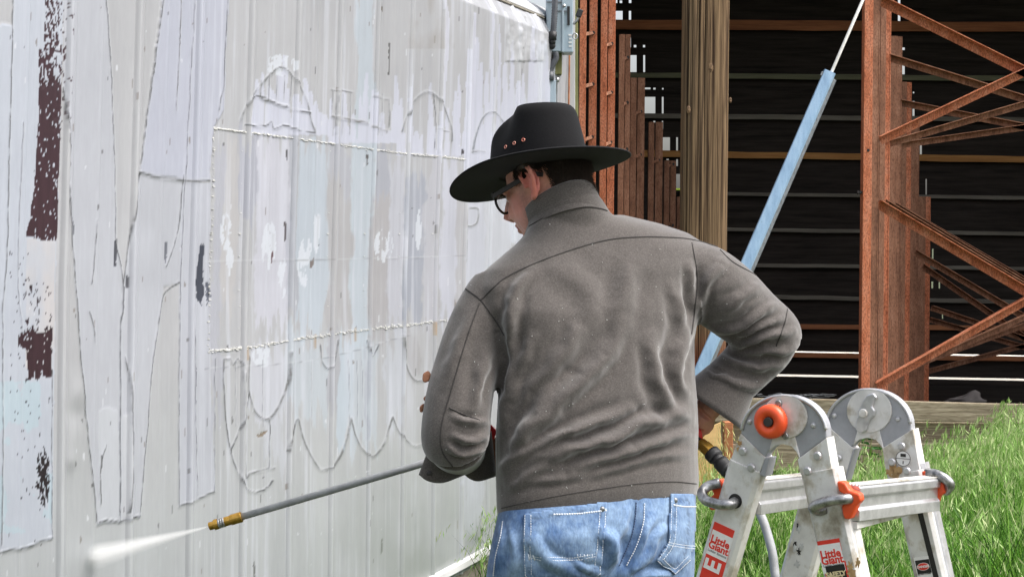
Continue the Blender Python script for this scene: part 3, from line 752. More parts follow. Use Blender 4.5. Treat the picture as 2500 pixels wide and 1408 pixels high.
# ------------------------------------------------------------ barn
BY = 16.0            # back wall
barn = thing('open_barn', (2.0, 13.0, 0), 'dark open pole barn with horizontal timber rails', 'barn')
z2 = lambda l, s, x0, y0: [(x0 + a * s, y0 + b * s, x0 + c * s, y0 + d * s) for a, b, c, d in l]
holes = z2([(468, -60, 505, 38), (530, 5, 560, 38), (635, -40, 665, 38), (480, 125, 565, 283), (635, 125, 662, 283), (637, 432, 660, 545), (692, 515, 722, 545), (797, 515, 823, 545),
            (650, 632, 725, 828), (800, 632, 823, 828), (803, 912, 822, 970), (815, 1003, 885, 1025), (915, 1005, 943, 1028), (1015, 1008, 1035, 1028), (810, 1110, 940, 1308), (1013, 1110, 1035, 1308),
            (915, 1385, 940, 1404), (1013, 1385, 1030, 1480)], .2131, 1400, 0)
holes += z2([(1015, 165, 1108, 335), (1177, 165, 1200, 335), (1065, 412, 1095, 427), (1177, 417, 1200, 495), (1178, 585, 1262, 770)], .2131, 1400, 300)
holes += z2([(395, -40, 420, 35), (395, 118, 420, 227), (400, 365, 415, 387), (432, 408, 458, 432), (432, 500, 458, 520), (432, 555, 458, 640), (435, 778, 468, 803), (523, 788, 540, 803),
             (432, 868, 470, 890), (520, 868, 542, 905), (432, 920, 470, 1010), (520, 935, 542, 1010), (525, 1085, 540, 1105), (437, 1128, 455, 1148), (520, 1130, 535, 1145), (437, 1210, 453, 1230),
             (437, 1265, 453, 1350), (517, 1255, 537, 1350), (583, 1245, 605, 1350)], .2842, 2080, 0)
holes += z2([(632, 130, 648, 265), (663, 432, 680, 505), (688, 730, 705, 815), (683, 1010, 702, 1070), (745, 1015, 762, 1070), (773, 1278, 788, 1330)], .2842, 2080, 400)
rails = [  # photo y at x=1790 and at x=2500, thickness in px, material, forward offset
    (62, 66, 25, 'rail_brown'), (186, 192, 13, 'rail_green'), (285, 293, 12, 'rail_grey'), (378, 389, 16, 'rail_orange'), (474, 483, 9, 'rail_grey'), (560, 570, 9, 'rail_grey'),
    (646, 656, 9, 'rail_grey'), (722, 737, 10, 'rail_grey'), (796, 801, 12, 'rail_brown'), (863, 876, 12, 'rail_brown'), (914, 927, 6, 'rail_pale')]
def ycen(r, x): return r[0] + (r[1] - r[0]) * (x - 1790) / 710.0
def rowline(x, r, side): return ycen(r, x) + side * r[2] * 0.25
X_L, X_R = 1395.0, 2720.0
rows = [(None, rails[0])] + [(rails[i], rails[i + 1]) for i in range(len(rails) - 1)] + [(rails[-1], None)]
def qpt(x, y, Y): return P(x, y, Y)
cuts = [1680.0, 2105.0]
for ri, (ra, rb) in enumerate(rows):
    top = (lambda x: -120.0) if ra is None else (lambda x, r=ra: ycen(r, x))
    bot = (lambda x: 1140.0) if rb is None else (lambda x, r=rb, g=(9 if ri == 9 else 3 if ri == 10 else 0): ycen(r, x) - g)
    if ra is rails[-1]: top = lambda x, r=ra: ycen(r, x) + 2.5
    xs_cut = [X_L] + [c + (ri * 37 % 11) * 3 for c in cuts] + [X_R]
    for a, b in zip(xs_cut[:-1], xs_cut[1:]):
        hs = [h for h in holes if h[0] < b and h[2] > a and h[3] > top((h[0] + h[2]) / 2) and h[1] < bot((h[0] + h[2]) / 2)]
        xb = sorted(set([a + .6, b] + [max(a + .6, min(b, v)) for h in hs for v in (h[0], h[2])]))
        mb = MB()
        for x0, x1 in zip(xb[:-1], xb[1:]):
            if x1 - x0 < 0.4: continue
            xm = (x0 + x1) / 2
            iv = sorted((h[1], h[3]) for h in hs if h[0] <= xm <= h[2])
            cur = None
            spans = []; last = 'top'
            for h0, h1 in iv:
                spans.append((last, h0)); last = h1
            spans.append((last, 'bot'))
            for s0, s1 in spans:
                yt = [top(x) if s0 == 'top' else s0 for x in (x0, x1)]
                yb = [bot(x) if s1 == 'bot' else s1 for x in (x0, x1)]
                if yb[0] - yt[0] < 0.6: continue
                off = 0.0015 * ((ri * 5 + int(a)) % 7)
                mb.prism([qpt(x0, yt[0], BY + off), qpt(x1, yt[1], BY + off), qpt(x1, yb[1], BY + off), qpt(x0, yb[0], BY + off)], Vector((0, 0.025, 0)))
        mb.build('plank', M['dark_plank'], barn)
for k, r in enumerate(rails[:-1]):
    Yr = BY - 0.06
    pa = [(1500 + (0 if k < 4 else 160), 2640)] if k < 11 else []
    x0, x1 = pa[0]
    mb = MB()
    n = 14
    rings = []
    for i in range(n + 1):
        x = x0 + (x1 - x0) * i / n
        y = ycen(r, x) + random.uniform(-0.8, 0.8)
        t = r[2] / 2 * random.uniform(0.92, 1.06)
        rings.append([P(x, y - t, Yr - .02), P(x, y + t, Yr - .02), P(x, y + t, Yr + .045), P(x, y - t, Yr + .045)])
    mb.loft(rings); mb.build('rail', M[r[3]], barn)
# thin bright slits low on the back wall are gaps with daylight: pale sill boards
mb = MB(); mb.add([(-4, 16.2, .004), (14, 16.2, .004), (14, 24, .004), (-4, 24, .004)], [(0, 1, 2, 3)]); tag(mb.build('gravel_path', M['gravel']), kind='structure')
for (xa, ya, xb, yb, t) in ():
    mb = MB(); mb.prism([P(xa, ya - t / 2, BY - .10), P(xb, yb - t / 2, BY - .10), P(xb, yb + t / 2, BY - .10), P(xa, ya + t / 2, BY - .10)], (0, .02, 0)); mb.build('ledge', M['rail_pale'], barn)
# roof, side walls and floor of the barn
mb = MB(); mb.hexa([(-0.6, 11.0, 4.9), (9, 11.0, 4.9), (9, 16.6, 4.5), (-0.6, 16.6, 4.5), (-0.6, 11.0, 4.96), (9, 11.0, 4.96), (9, 16.6, 4.56), (-0.6, 16.6, 4.56)]); mb.build('roof', M['roof'], barn)
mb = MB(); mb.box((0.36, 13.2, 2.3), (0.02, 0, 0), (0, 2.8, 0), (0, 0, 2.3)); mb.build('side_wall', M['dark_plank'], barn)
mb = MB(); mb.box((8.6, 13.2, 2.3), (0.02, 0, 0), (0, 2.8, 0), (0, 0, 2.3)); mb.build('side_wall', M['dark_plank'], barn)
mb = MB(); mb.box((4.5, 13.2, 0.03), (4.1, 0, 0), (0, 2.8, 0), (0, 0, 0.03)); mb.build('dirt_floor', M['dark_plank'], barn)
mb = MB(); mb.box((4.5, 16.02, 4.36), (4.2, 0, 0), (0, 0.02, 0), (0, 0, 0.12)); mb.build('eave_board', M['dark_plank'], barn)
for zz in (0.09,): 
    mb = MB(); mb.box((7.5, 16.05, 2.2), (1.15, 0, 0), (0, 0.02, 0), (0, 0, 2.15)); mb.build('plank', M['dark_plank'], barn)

# mossy board at the barn's left jamb
mb = MB(); mb.prism([P(1398, -80, 9.6), P(1411, -80, 9.6), P(1413, 900, 9.6), P(1402, 900, 9.6)], (0, 0.08, 0)); mb.build('jamb_board', M['moss_wood'], barn, bevel=0.003)

# the tall weathered post
post = thing('timber_post', tuple(P(1728, 1200, 9.95)), 'thick weathered cracked timber post holding up the barn', 'post')
NA, NH = 280, 110
cx = np.array([[*P(1731 - 2 + 0 * t, 0, 9.95)] for t in (0,)])[0]
v = []; 
zz = np.linspace(0.0, 4.6, NH); r0 = 0.139
for i, z in enumerate(zz):
    for k in range(NA):
        a = 2 * math.pi * k / NA
        c, s = math.cos(a), math.sin(a)
        e = 4.5
        rr_ = r0 / ((abs(c) ** e + abs(s) ** e) ** (1 / e))
        v.append((c * rr_, s * rr_, z, a))
v = np.array(v)
ang = v[:, 3]
gro = fbm(ang * 9, v[:, 2] * 0.8, 301, 3) 
crack = np.zeros(len(v)); rc_ = np.random.default_rng(31)
for k in range(46):
    a0 = rc_.uniform(0, 2 * math.pi); zc_, zl = rc_.uniform(0, 4.6), rc_.uniform(.3, 1.6); wd_ = rc_.uniform(.012, .035)
    ac = a0 + .09 * (fbm(v[:, 2] * 1.3 + k, v[:, 2] * 0 + k, 320, 2) - .5)
    dd_ = np.abs((ang - ac + math.pi) % (2 * math.pi) - math.pi)
    crack = np.maximum(crack, np.exp(-(dd_ / wd_) ** 2) * np.clip(1.3 - np.abs(v[:, 2] - zc_) / zl, 0, 1))
rad = 1 + 0.03 * (fbm(ang * 2, v[:, 2] * 1.2, 302, 3) - 0.5) - 0.10 * crack + 0.03 * (fbm(ang * 22, v[:, 2] * 1.5, 303, 2) - .5)
pv = np.stack([cx[0] + v[:, 0] * rad, cx[1] + 0.14 + v[:, 1] * rad, v[:, 2]], 1)
idx = np.arange(NA * NH).reshape(NH, NA); nx = np.roll(idx, -1, 1)
pq = np.stack([idx[:-1], nx[:-1], nx[1:], idx[1:]], -1).reshape(-1, 4)
strk = fbm(ang * 40, v[:, 2] * 1.6, 304, 4); tone = fbm(ang * 3, v[:, 2] * 0.9, 305, 3)
c0 = lin((58, 42, 30)); c1 = lin((150, 124, 94)); c2 = lin((112, 98, 78))
pc = c0 + (c1 - c0) * np.clip((strk - .34) * 3.0, 0, 1)[:, None]
pc = pc * (1 - .5 * np.clip(tone * 2 - .8, 0, 1)[:, None]) + c2 * .5 * np.clip(tone * 2 - .8, 0, 1)[:, None]
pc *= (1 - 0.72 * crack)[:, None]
ppx, ppy = proj(pv)
lowr = np.clip((0.95 - pv[:, 2]) / 0.25, 0, 1)[:, None]
pc = pc * (1 - lowr) + lin((104, 52, 34)) * lowr
M['post_wood'] = attr_mat('post_timber', rough=0.85, spec=0.2, noise=0.3, nscale=(120, 120, 5), bump=0.5)
mesh_obj('trunk', pv, pq, M['post_wood'], post, True, cols=pc)
for x, y, s in ((1735, 166, 1.0), (1681, 268, 0.7), (1783, 245, 0.5)):
    mb = MB(); c = P(x, y, 9.954); mb.ellipsoid(c, (0.018 * s, 0, 0), (0, 0.007, 0), (0, 0, 0.036 * s)); mb.ellipsoid(c + Vector((0, -.004, -.006)), (0.009 * s, 0, 0), (0, 0.006, 0), (0, 0, 0.011 * s)); mb.build('knot', M['knot'], post, True)

# ------------------------------------------------------------ rusty steel frames stored in the barn
frames = 'rusty steel frames stacked in the barn'
lb = [  # px left, px right, Y, top y, bottom y
    (1411, 1427, 10.3, -70), (1434, 1453, 10.55, -70), (1462, 1478, 10.9, -70), (1480, 1498, 11.15, -70), (1507, 1521, 11.8, 84), (1522, 1535, 12.0, 84),
    (1536, 1551, 12.6, 190), (1553, 1571, 12.85, 190), (1581, 1595, 13.5, 298), (1598, 1616, 13.75, 298), (1620, 1633, 14.3, 392), (1635, 1649, 14.5, 392), (1652, 1667, 15.1, 480)]
lab = ['nearest rusty upright frame beside the mossy jamb board', 'second rusty upright frame from the shed corner', 'third rusty upright frame from the shed corner',
       'fourth rusty upright frame from the shed corner', 'fifth rusty upright frame from the shed corner', 'sixth rusty upright frame, just left of the timber post', 'dim last rusty upright at the left edge of the timber post']
for i in range(0, len(lb), 2):
    pr = lb[i:i + 2]
    t = thing('steel_frame', tuple(P((pr[0][0] + pr[-1][1]) / 2, 568 + 4000 * 1.5 / pr[0][2], pr[0][2])), lab[i // 2], 'steel frame', frames)
    mt = M['rust'] if i < 3 else M['rust_brown']
    for (x0, x1, Y, yt) in pr:
        a, b = P(x0, 568, Y), P(x1, 568, Y)
        zt = P(x0, yt, Y).z
        wd = (b - a).length
        xm = (a.x + b.x) / 2
        mb = MB()
        mb.box((xm, Y + .004, zt / 2), (wd / 2, 0, 0), (0, .004, 0), (0, 0, zt / 2))
        mb.box((a.x + .004, Y + .04, zt / 2), (.004, 0, 0), (0, .031, 0), (0, 0, zt / 2))
        mb.build('upright', mt, t, bevel=0.002)
    if len(pr) == 2:
        (x0, x1, Y, yt), (x2, x3, Y2, yt2) = pr
        ztop = P(x0, yt, Y).z
        for zz in (0.35, 0.95, 1.62, 2.08, 2.42, 2.75):
            if zz < ztop - .05:
                mb = MB(); mb.bar(Vector((P(x0, 568, Y).x + .01, Y + .05, zz)), Vector((P(x3, 568, Y2).x - .01, Y2 + .05, zz + .05 * (1 if zz > 1.9 else -1))), (0, 1, 0), .015, .022); mb.build('tie_bar', M['rust_brown'], t)
                mb = MB(); mb.disc(Vector((P((x2 + x3) / 2, 568, Y2).x, Y2 - .001, zz + .04 * (1 if zz > 1.9 else -1))), (0, -1, 0), .012, .01, 8); mb.build('bolt', M['dark_metal'], t)

rb = [  # right-hand row: px left/right of the column, Y, brace set
    (2106, 2127, 10.2, -150), (2145, 2159, 10.9, -150), (2170, 2187, 11.9, 88), (2199, 2211, 12.8, 200), (2221, 2231, 13.4, 300), (2241, 2260, 14.0, 480)]
lab2 = ['nearest bright orange rusty column with cross braces in front of dark barn', 'second rusty braced column behind the nearest orange one', 'third rusty braced column in the right row', 'fourth rusty column in the right row', 'fifth rusty column in the right row', 'darkest rear rusty column in the right row']
braces = {0: [((2150, 4), (2510, 182)), ((2152, 342), (2510, 172)), ((2146, 500), (2510, 716)), ((2142, 940), (2510, 730))],
          1: [((2172, 142), (2510, 246)), ((2168, 352), (2510, 252)), ((2160, 496), (2510, 706))],
          2: [((2200, 252), (2510, 312)), ((2196, 355), (2510, 310)), ((2180, 500), (2510, 698)), ((2240, 890), (2510, 770))],
          3: [((2204, 512), (2510, 690)), ((2236, 618), (2510, 780)), ((2262, 880), (2510, 790))],
          4: [((2254, 652), (2510, 830)), ((2276, 752), (2510, 830))],
          5: [((2270, 780), (2510, 850)), ((2270, 905), (2510, 840))]}
for i, (x0, x1, Y, yt) in enumerate(rb):
    t = thing('steel_frame', tuple(P((x0 + x1) / 2, 568 + 4000 * 1.5 / Y, Y)), lab2[i], 'steel frame', frames)
    mt = M['rust'] if i == 0 else M['rust_brown']
    a, b = P(x0, 568, Y), P(x1, 568, Y); wd = (b - a).length; zt = P(x0, yt, Y).z
    mb = MB(); xm = (a.x + b.x) / 2
    mb.box((xm, Y + .004, zt / 2), (wd / 2, 0, 0), (0, .004, 0), (0, 0, zt / 2))
    mb.box((a.x + .004, Y + .045, zt / 2), (.004, 0, 0), (0, .036, 0), (0, 0, zt / 2))
    mb.build('web', mt, t, bevel=0.002)
    c = P(x1 + (15 if i == 0 else 10), 568, Y + .03)
    mb = MB(); mb.box(((b.x + c.x) / 2 + .003, Y + .03, zt / 2), ((c.x - b.x) / 2 + .001, 0, 0), (0, .003, 0), (0, 0, zt / 2))
    mb.box((c.x, Y + .07, zt / 2), (.004, 0, 0), (0, .045, 0), (0, 0, zt / 2)); mb.build('flange', M['rust' if i % 2 else 'rust_brown'], t, bevel=0.002)  # rust tones alternate, putting the strips' light and dark shading into the colour
    for (p, q) in braces[i]:
        A = P(p[0], p[1], Y + .06); B = P(q[0], q[1], Y + .06); e = (B - A).normalized()
        A = A - e * .01; B = B + e * (1.2 if i < 3 else .5)
        mb = MB(); mb.angle(A, B, Vector((0, 0, 1)), .056 if i == 0 else .046, .005)
        mb.build('brace', M['rust_brown'] if i else mt, t)
    if i == 0:
        mb = MB(); mb.disc(P(2120, 367, Y - .001), (0, -1, 0), .009, .002, 16); mb.build('bolt_hole', M['sticker_black'], t)
        mb = MB(); p = P(2106, 470, Y + .02); mb.tube([p, p + Vector((-.035, 0, 0))], .007, 8); mb.tube([p + Vector((-.012, 0, 0)), p + Vector((-.02, 0, 0))], .014, 6); mb.tube([p + Vector((-.026, 0, 0)), p + Vector((-.033, 0, 0))], .013, 6); mb.build('bolt', M['dark_metal'], t)
    if i in (0, 1, 2):
        for k in range(1, 8):
            pass

# ------------------------------------------------------------ guy wire with blue guard
gw = thing('guy_wire', tuple(P(1600, 1190, 9.3)), 'slanting guy wire in a pale blue steel guard channel', 'guy wire')
A = P(1690, 960, 9.35); B = P(2030, 177, 9.55); T = B + (B - A).normalized() * 1.6
d = (B - A).normalized(); e2 = Vector((0, -1, 0)); e1 = d.cross(e2).normalized(); e1 = e1 if e1.x > 0 else -e1
mb = MB()
profl = [(-.045, .0), (-.043, -.018), (.012, -.022), (.024, -.012), (.024, .02), (-.043, .02)]
mb.loft([[q + e1 * a - e2 * b for a, b in profl] for q in (A - d * 0.9, A, B)]); mb.build('guard', M['galv_blue'], gw)
mb = MB(); profl = [(.0245, -.012), (.034, -.006), (.046, .006), (.046, .02), (.0245, .02)]
mb.loft([[q + e1 * a - e2 * b for a, b in profl] for q in (A - d * 0.9, A, B - d * .03)]); mb.build('guard_lip', M['galv_edge'], gw)  # darker steel puts the shade of the right flank into the colour
mb = MB(); mb.box(B - d * .03 - e1 * .048, e1 * .006, e2 * .012, d * .012); mb.build('clip', M['galv_edge'], gw)
mb = MB(); mb.tube([A - d * 0.95, B, T], .0095, 8); mb.build('cable', M['cable'], gw, True)

# ------------------------------------------------------------ low board skirt in front of the barn
skirt = thing('board_fence', tuple(P(2100, 1190, 9.75)), 'low weathered board fence along the barn front', 'fence')
def board(x0, x1, ya0, ya1, yb0, yb1, Y, mat, wav=2.0, seed=0, th=.045):
    r = random.Random(seed); n = 26; rings = []
    o1 = [r.uniform(0, 9) for _ in range(4)]
    for i in range(n + 1):
        f = i / n; x = x0 + (x1 - x0) * f
        yt = ya0 + (ya1 - ya0) * f + wav * .35 * math.sin(f * 9 + o1[0]); yb = yb0 + (yb1 - yb0) * f + wav * (math.sin(f * 7 + o1[1]) + .5 * math.sin(f * 17 + o1[2]))
        rings.append([P(x, yt, Y), P(x, yb, Y), P(x, yb, Y + th), P(x, yt, Y + th) + Vector((0, 0, .004))])
    mb = MB(); mb.loft(rings); return mb.build('board', mat, skirt, bevel=.004)
board(1715, 2700, 969, 990, 1027, 1034, 9.72, M['grey_wood'], 2.0, 1)
board(1715, 2700, 1026, 1034, 1084, 1086, 9.80, M['grey_wood'], 1.0, 2)
board(1715, 2700, 1084, 1080, 1146, 1150, 9.73, M['grey_wood'], 3.0, 3)
board(1715, 2700, 1146, 1150, 1196, 1200, 9.79, M['grey_wood'], 1.0, 4)
mb = MB(); mb.disc(P(2221, 1004, 9.72), (0, -1, 0), .013, .008, 12, .008); mb.build('bolt', M['steel'], skirt, True)
mb = MB(); mb.prism([P(1768, 1030, 9.6), P(1790, 1030, 9.6), P(1790, 1230, 9.6), P(1768, 1230, 9.6)], (0, .08, 0)); mb.build('stake', M['rail_brown'], skirt, bevel=.004)
# netting tangled along the top board
mb = MB(); r = random.Random(3)
for k in range(26):
    x = 1830 + r.uniform(0, 190); y = 966 + r.uniform(-5, 3) + (x - 1830) * .012
    mb.tube([P(x, y, 9.7), P(x + r.uniform(8, 18), y + r.uniform(-4, 1), 9.69), P(x + r.uniform(20, 46), y + r.uniform(-3, 3), 9.7)], .0016, 4)
tag(mb.build('wire_netting', M['grey_conduit']), 'thin dark wire netting tangled along the fence top', 'netting')
# rocks behind the fence
for k, (x, y, s, l) in enumerate(((2366, 976, .055, 'larger dark lump of rubble behind the fence'), (2318, 984, .032, 'smaller dark lump of rubble behind the fence'))):
    bm = bmesh.new(); bmesh.ops.create_icosphere(bm, subdivisions=3, radius=1.0)
    for vv in bm.verts:
        n_ = 1 + .35 * (math.sin(vv.co.x * 4 + k) * math.cos(vv.co.y * 3.2) + .5 * math.sin(vv.co.z * 7 + k * 2))
        vv.co *= n_
    zc = P(x, y, 11.5); s *= 1.15
    vs = [(zc.x + v_.co.x * s * 1.9, zc.y + v_.co.y * s, zc.z - .02 + v_.co.z * s * 1.1) for v_ in bm.verts]; fs = [tuple(v_.index for v_ in f.verts) for f in bm.faces]; bm.free()
    o = mesh_obj('rubble_lump', vs, fs, M['rock'], None, True); tag(o, l, 'rock')
mb = MB(); mb.hexa([(2.6, 11.3, 0), (3.7, 11.3, 0), (3.7, 11.75, 0), (2.6, 11.75, 0), (2.6, 11.3, .29), (3.7, 11.3, .29), (3.7, 11.75, .29), (2.6, 11.75, .29)])
tag(mb.build('dirt_bank', M['soil']), kind='structure')
# plywood leaning behind the washer fitting
mb = MB(); mb.prism([P(1690, 1064, 8.3), P(1760, 1030, 8.3), P(1760, 1250, 8.2), P(1690, 1290, 8.2)], (0, .02, 0)); o = mb.build('plywood_board', M['plywood'], None, bevel=.002)
tag(o, 'tan plywood offcut standing in the grass behind the hose fitting', 'board')
# far hedge seen through the gaps at the back
def leaf_cloud(n, cfun, size, cols, rng, up=0.3):
    vs = []; fs = []; cs = []
    for i in range(n):
        c = Vector(cfun(rng)); s = size * rng.uniform(.6, 1.4)
        a = Vector((rng.gauss(0, 1), rng.gauss(0, 1), rng.gauss(0, 1) * .6 + up)).normalized(); b = a.orthogonal().normalized()
        k = len(vs); vs += [c - b * s * .45, c + a * s, c + b * s * .45, c - a * s * .7]; fs.append((k, k + 1, k + 2, k + 3))
        cc = cols[rng.randrange(len(cols))]; cs += [cc] * 4
    return vs, fs, np.array(cs)
M['leaf'] = attr_mat('leaf', rough=0.55, spec=0.3, noise=0.2, nscale=(30, 30, 30), trans=0.35)
rg = random.Random(11)
hedge = thing('hedge', (3, 27, 0), 'yellow green hedge glimpsed through the gaps in the barn back', 'hedge')
vs, fs, cs = leaf_cloud(6000, lambda q: (q.uniform(2.0, 4.0), q.uniform(26.5, 27.5), q.uniform(0, 2.25)), .09, [L3(176, 186, 90), L3(150, 170, 70), L3(196, 200, 120)], rg)
mesh_obj('foliage', vs, fs, M['leaf'], hedge, cols=cs)
mb = MB(); 
for x in (2.3, 3.0, 3.7): mb.tube([(x, 27, 0), (x + .05, 27, 1.0), (x, 27, 1.8)], [.03, .02, .01], 6)
mb.build('stems', M['rail_brown'], hedge)
# ------------------------------------------------------------ folding ladder
lad = thing('folding_ladder', (0.55, 2.86, 0), 'aluminium folding stepladder with orange hinge knob and red stickers', 'ladder')
ZN = lambda x, y: (1650 + x * .36078, 900 + y * .36078)       # zoom coordinates used while measuring
LN = P(*ZN(740, 330), 2.72); LF = P(*ZN(1290, 285), 3.0)
LW = Vector((LF.x - LN.x, LF.y - LN.y, 0)).normalized()       # hinge axis: near side to far side
LU = Vector((LW.y, -LW.x, 0))
ZUP = Vector((0, 0, 1))
LFp = LF
def lp(x, y, far=False, lift=0.0):
    q = on_plane(*ZN(x, y), (LFp if far else LN) - LW * lift, LW)
    return q
def lpoly(pts, name, mat, far=False, lift=0.0, th=.006, bev=.0012, par=None):
    mb = MB(); mb.prism([lp(x, y, far, lift) for x, y in pts], LW * th); return mb.build(name, mat, par or lad, bevel=bev)
def ldisc(x, y, r, name, mat, far=False, lift=0.0, th=.004, r2=None, par=None, n=32):
    mb = MB(); mb.disc(lp(x, y, far, lift), -LW, r, th, n, r2); return mb.build(name, mat, par or lad, bevel=.0008)
def arcpts(cx, cy, rx, ry, a0, a1, n):
    return [(cx + rx * math.cos(math.radians(a0 + (a1 - a0) * k / n)), cy + ry * math.sin(math.radians(a0 + (a1 - a0) * k / n))) for k in range(n + 1)]
PXM = F / 2.75
def hinge(far, dx, dy):
    t = lambda pts: [(x + dx, y + dy) for x, y in pts]
    # dark grey hinge castings: left and right arm
    outer = [(437, 438)] + arcpts(730, 440, 290, 262, 188, 352, 30) + [(1022, 466)]
    inner = [(828, 612), (822, 575), (800, 535), (765, 512), (720, 505), (680, 515), (645, 540), (618, 575), (602, 606)]
    lpoly(t(outer + inner), 'hinge_casting', M['alu_grey'], far, 0.0, .022, .003)
    lpoly(t([(x, y) for x, y in arcpts(735, 325, 152, 150, 0, 360, 36)][:-1]), 'hinge_disc', M['alu'], far, .005, .005, .0012)
    # keyhole plate below the disc
    lpoly(t([(660, 440), (800, 445), (840, 610), (815, 560), (780, 522), (725, 508), (668, 520), (628, 560)]), 'hinge_tongue', M['alu'], far, .0035, .004, .001)
    mb = MB(); rim = smooth_path([tuple(lp(*q, far, .002)) for q in t(arcpts(730, 440, 286, 258, 186, 354, 16))], 3); mb.tube(rim, .0032, 6); mb.build('hinge_rim', M['alu_bright'], lad, True)
    for (x, y) in ((500, 358), (932, 382)): ldisc(x + dx, y + dy, .0055, 'rivet', M['alu_bright'], far, .0, .004, .003, n=14)
hinge(False, 0, 0)
hinge(True, 572, -42)
# orange knob on the near hinge
kc = lp(662, 352, False, .004)
mb = MB(); prof = [(.0255, 0), (.0285, .006), (.0285, .016), (.024, .022), (.0175, .0235), (.011, .0215), (.0095, .0185)]
a_ = ZUP; b_ = LW.cross(a_)
mb.loft([[kc - LW * h + (a_ * math.cos(2 * math.pi * k / 36) + b_ * math.sin(2 * math.pi * k / 36)) * r for k in range(36)] for r, h in prof])
knob = mb.build('hinge_knob', M['orange_plastic'], lad, True)
mb = MB(); mb.disc(kc - LW * .0186, -LW, .0088, .0052, 20, .0075); mb.build('knob_bolt', M['dark_metal'], knob, bevel=.0008)
for (x, y) in ((697, 232), (743, 452)): ldisc(x, y, .0065, 'spring_pin', M['worn_steel'], False, .005, .004, .005, n=16)
# lever on the far hinge
lev = lpoly([(1288 + (x - 1288) * 1.12, 300 + (y - 300) * 1.12) for x, y in [(1265, 225), (1290, 190), (1330, 178), (1352, 205), (1335, 225), (1322, 260), (1340, 285), (1335, 315), (1305, 345), (1292, 372), (1288, 405), (1265, 422), (1235, 415), (1220, 395), (1222, 350), (1240, 310), (1236, 285), (1255, 262)]],
      'hinge_lever', M['alu_bright'], True, .013, .007, .0025)
ldisc(1270, 300, .0085, 'lever_bolt', M['alu'], True, .0135, .004, .0075, par=lev, n=20)
# rail brackets (light plates with a slanted top)
lpoly([(437, 436), (604, 600), (560, 720), (360, 640)], 'rail_bracket', M['alu'], False, .0025, .030, .0015)
lpoly([(604, 601), (634, 602), (604, 730), (566, 718)], 'bracket_edge', M['alu_grey'], False, .002, .028, .001)
lpoly([(1021, 464), (1058, 690), (842, 716), (822, 612)], 'rail_bracket', M['alu'], False, .0025, .030, .0015)
lpoly([(1021, 380), (1200, 540), (1150, 720), (1060, 720), (1048, 660)], 'rail_bracket', M['alu'], True, .0025, .030, .0015)
lpoly([(1200, 541), (1212, 541), (1150, 760), (1130, 760)], 'bracket_edge', M['alu_grey'], True, .002, .028, .001)
lpoly([(1603, 406), (1668, 770), (1440, 775), (1410, 640), (1396, 536)], 'rail_bracket', M['alu'], True, .0025, .030, .0015)
# rails: hollow side pieces from the brackets down to the ground
def rail(p0, p1, wpx, far, name, mat, dep=.034, lift=.006, groove=True):
    A = lp(*p0, far, lift); B = lp(*p1, far, lift); d = (B - A).normalized()
    B = A + d * (A.z / -d.z)
    side = d.cross(LW).normalized(); side = side if side.dot(LU) > 0 else -side
    wd = wpx
    ch = .0065
    prof = [(-wd / 2, ch), (-wd / 2 + ch, 0), (wd / 2 - ch, 0), (wd / 2, ch), (wd / 2, dep - ch * .6), (wd / 2 - ch * .6, dep), (-wd / 2 + ch * .6, dep), (-wd / 2, dep - ch * .6)]
    mb = MB(); mb.loft([[q + side * a + LW * b for a, b in prof] for q in (A, B)])
    o = mb.build(name, mat, lad, bevel=.001)
    return A, d, side
RN_L = rail((462, 655), (292, 1240), .062, False, 'rail', M['alu'])
RN_R = rail((958, 690), (1110, 1370), .066, False, 'rail', M['alu'])
RF_L = rail((985, 720), (800, 1408), .062, True, 'rail', M['alu'])
RF_R = rail((1556, 700), (1714, 1408), .060, True, 'rail', M['alu'])
# inner telescoping rails seen beside the outer ones
rail((1106, 790), (1228, 1370), .018, False, 'inner_rail', M['alu'], .03, -.002)
rail((1652, 640), (1822, 1408), .014, True, 'inner_rail', M['alu_bright'], .03, -.002)
rail((1615, 820), (1760, 1408), .0022, True, 'rail_slot', M['sticker_black'], .004, .0068)
# rivets on brackets
for (x, y, f) in ((452, 558, 0), (510, 668, 0), (958, 588, 0), (890, 690, 0), (1097, 604, 1), (1527, 523, 1), (1463, 630, 1), (1563, 690, 1)):
    ldisc(x, y, .0078, 'rivet', M['alu_bright'], bool(f), .0028 + .004, .0035, .0055, n=18)
# rungs
def rung(a0, a1, hgt, dep, name, top):
    """a0/a1: centre points on near and far rails"""
    A, B = Vector(a0), Vector(a1); d = (B - A).normalized(); out = Vector((LU.x, LU.y, 0)) * top
    up = ZUP
    prof = [(-dep / 2, hgt / 2), (dep / 2 - .004, hgt / 2), (dep / 2, hgt / 2 - .004), (dep / 2, hgt * .22), (dep / 2 - .005, hgt * .16), (dep / 2 - .005, -hgt * .12), (dep / 2 - .001, -hgt * .2), (dep / 2 - .001, -hgt / 2), (-dep / 2, -hgt / 2)]
    mb = MB(); mb.loft([[q + out * a + up * b for a, b in prof] for q in (A, B)]); o = mb.build(name, M['alu_bright'], lad, bevel=.0012)
    mb = MB()
    for k in range(5):
        a = -dep / 2 + dep * (k + .5) / 5
        mb.bar(A + up * (hgt / 2 + .001) + out * a, B + up * (hgt / 2 + .001) + out * a, out, .0022, .002)
    mb.build('rung_tread', M['alu'], o)
    return o
def frompx(x, y, Y): return P(*ZN(x, y), Y)
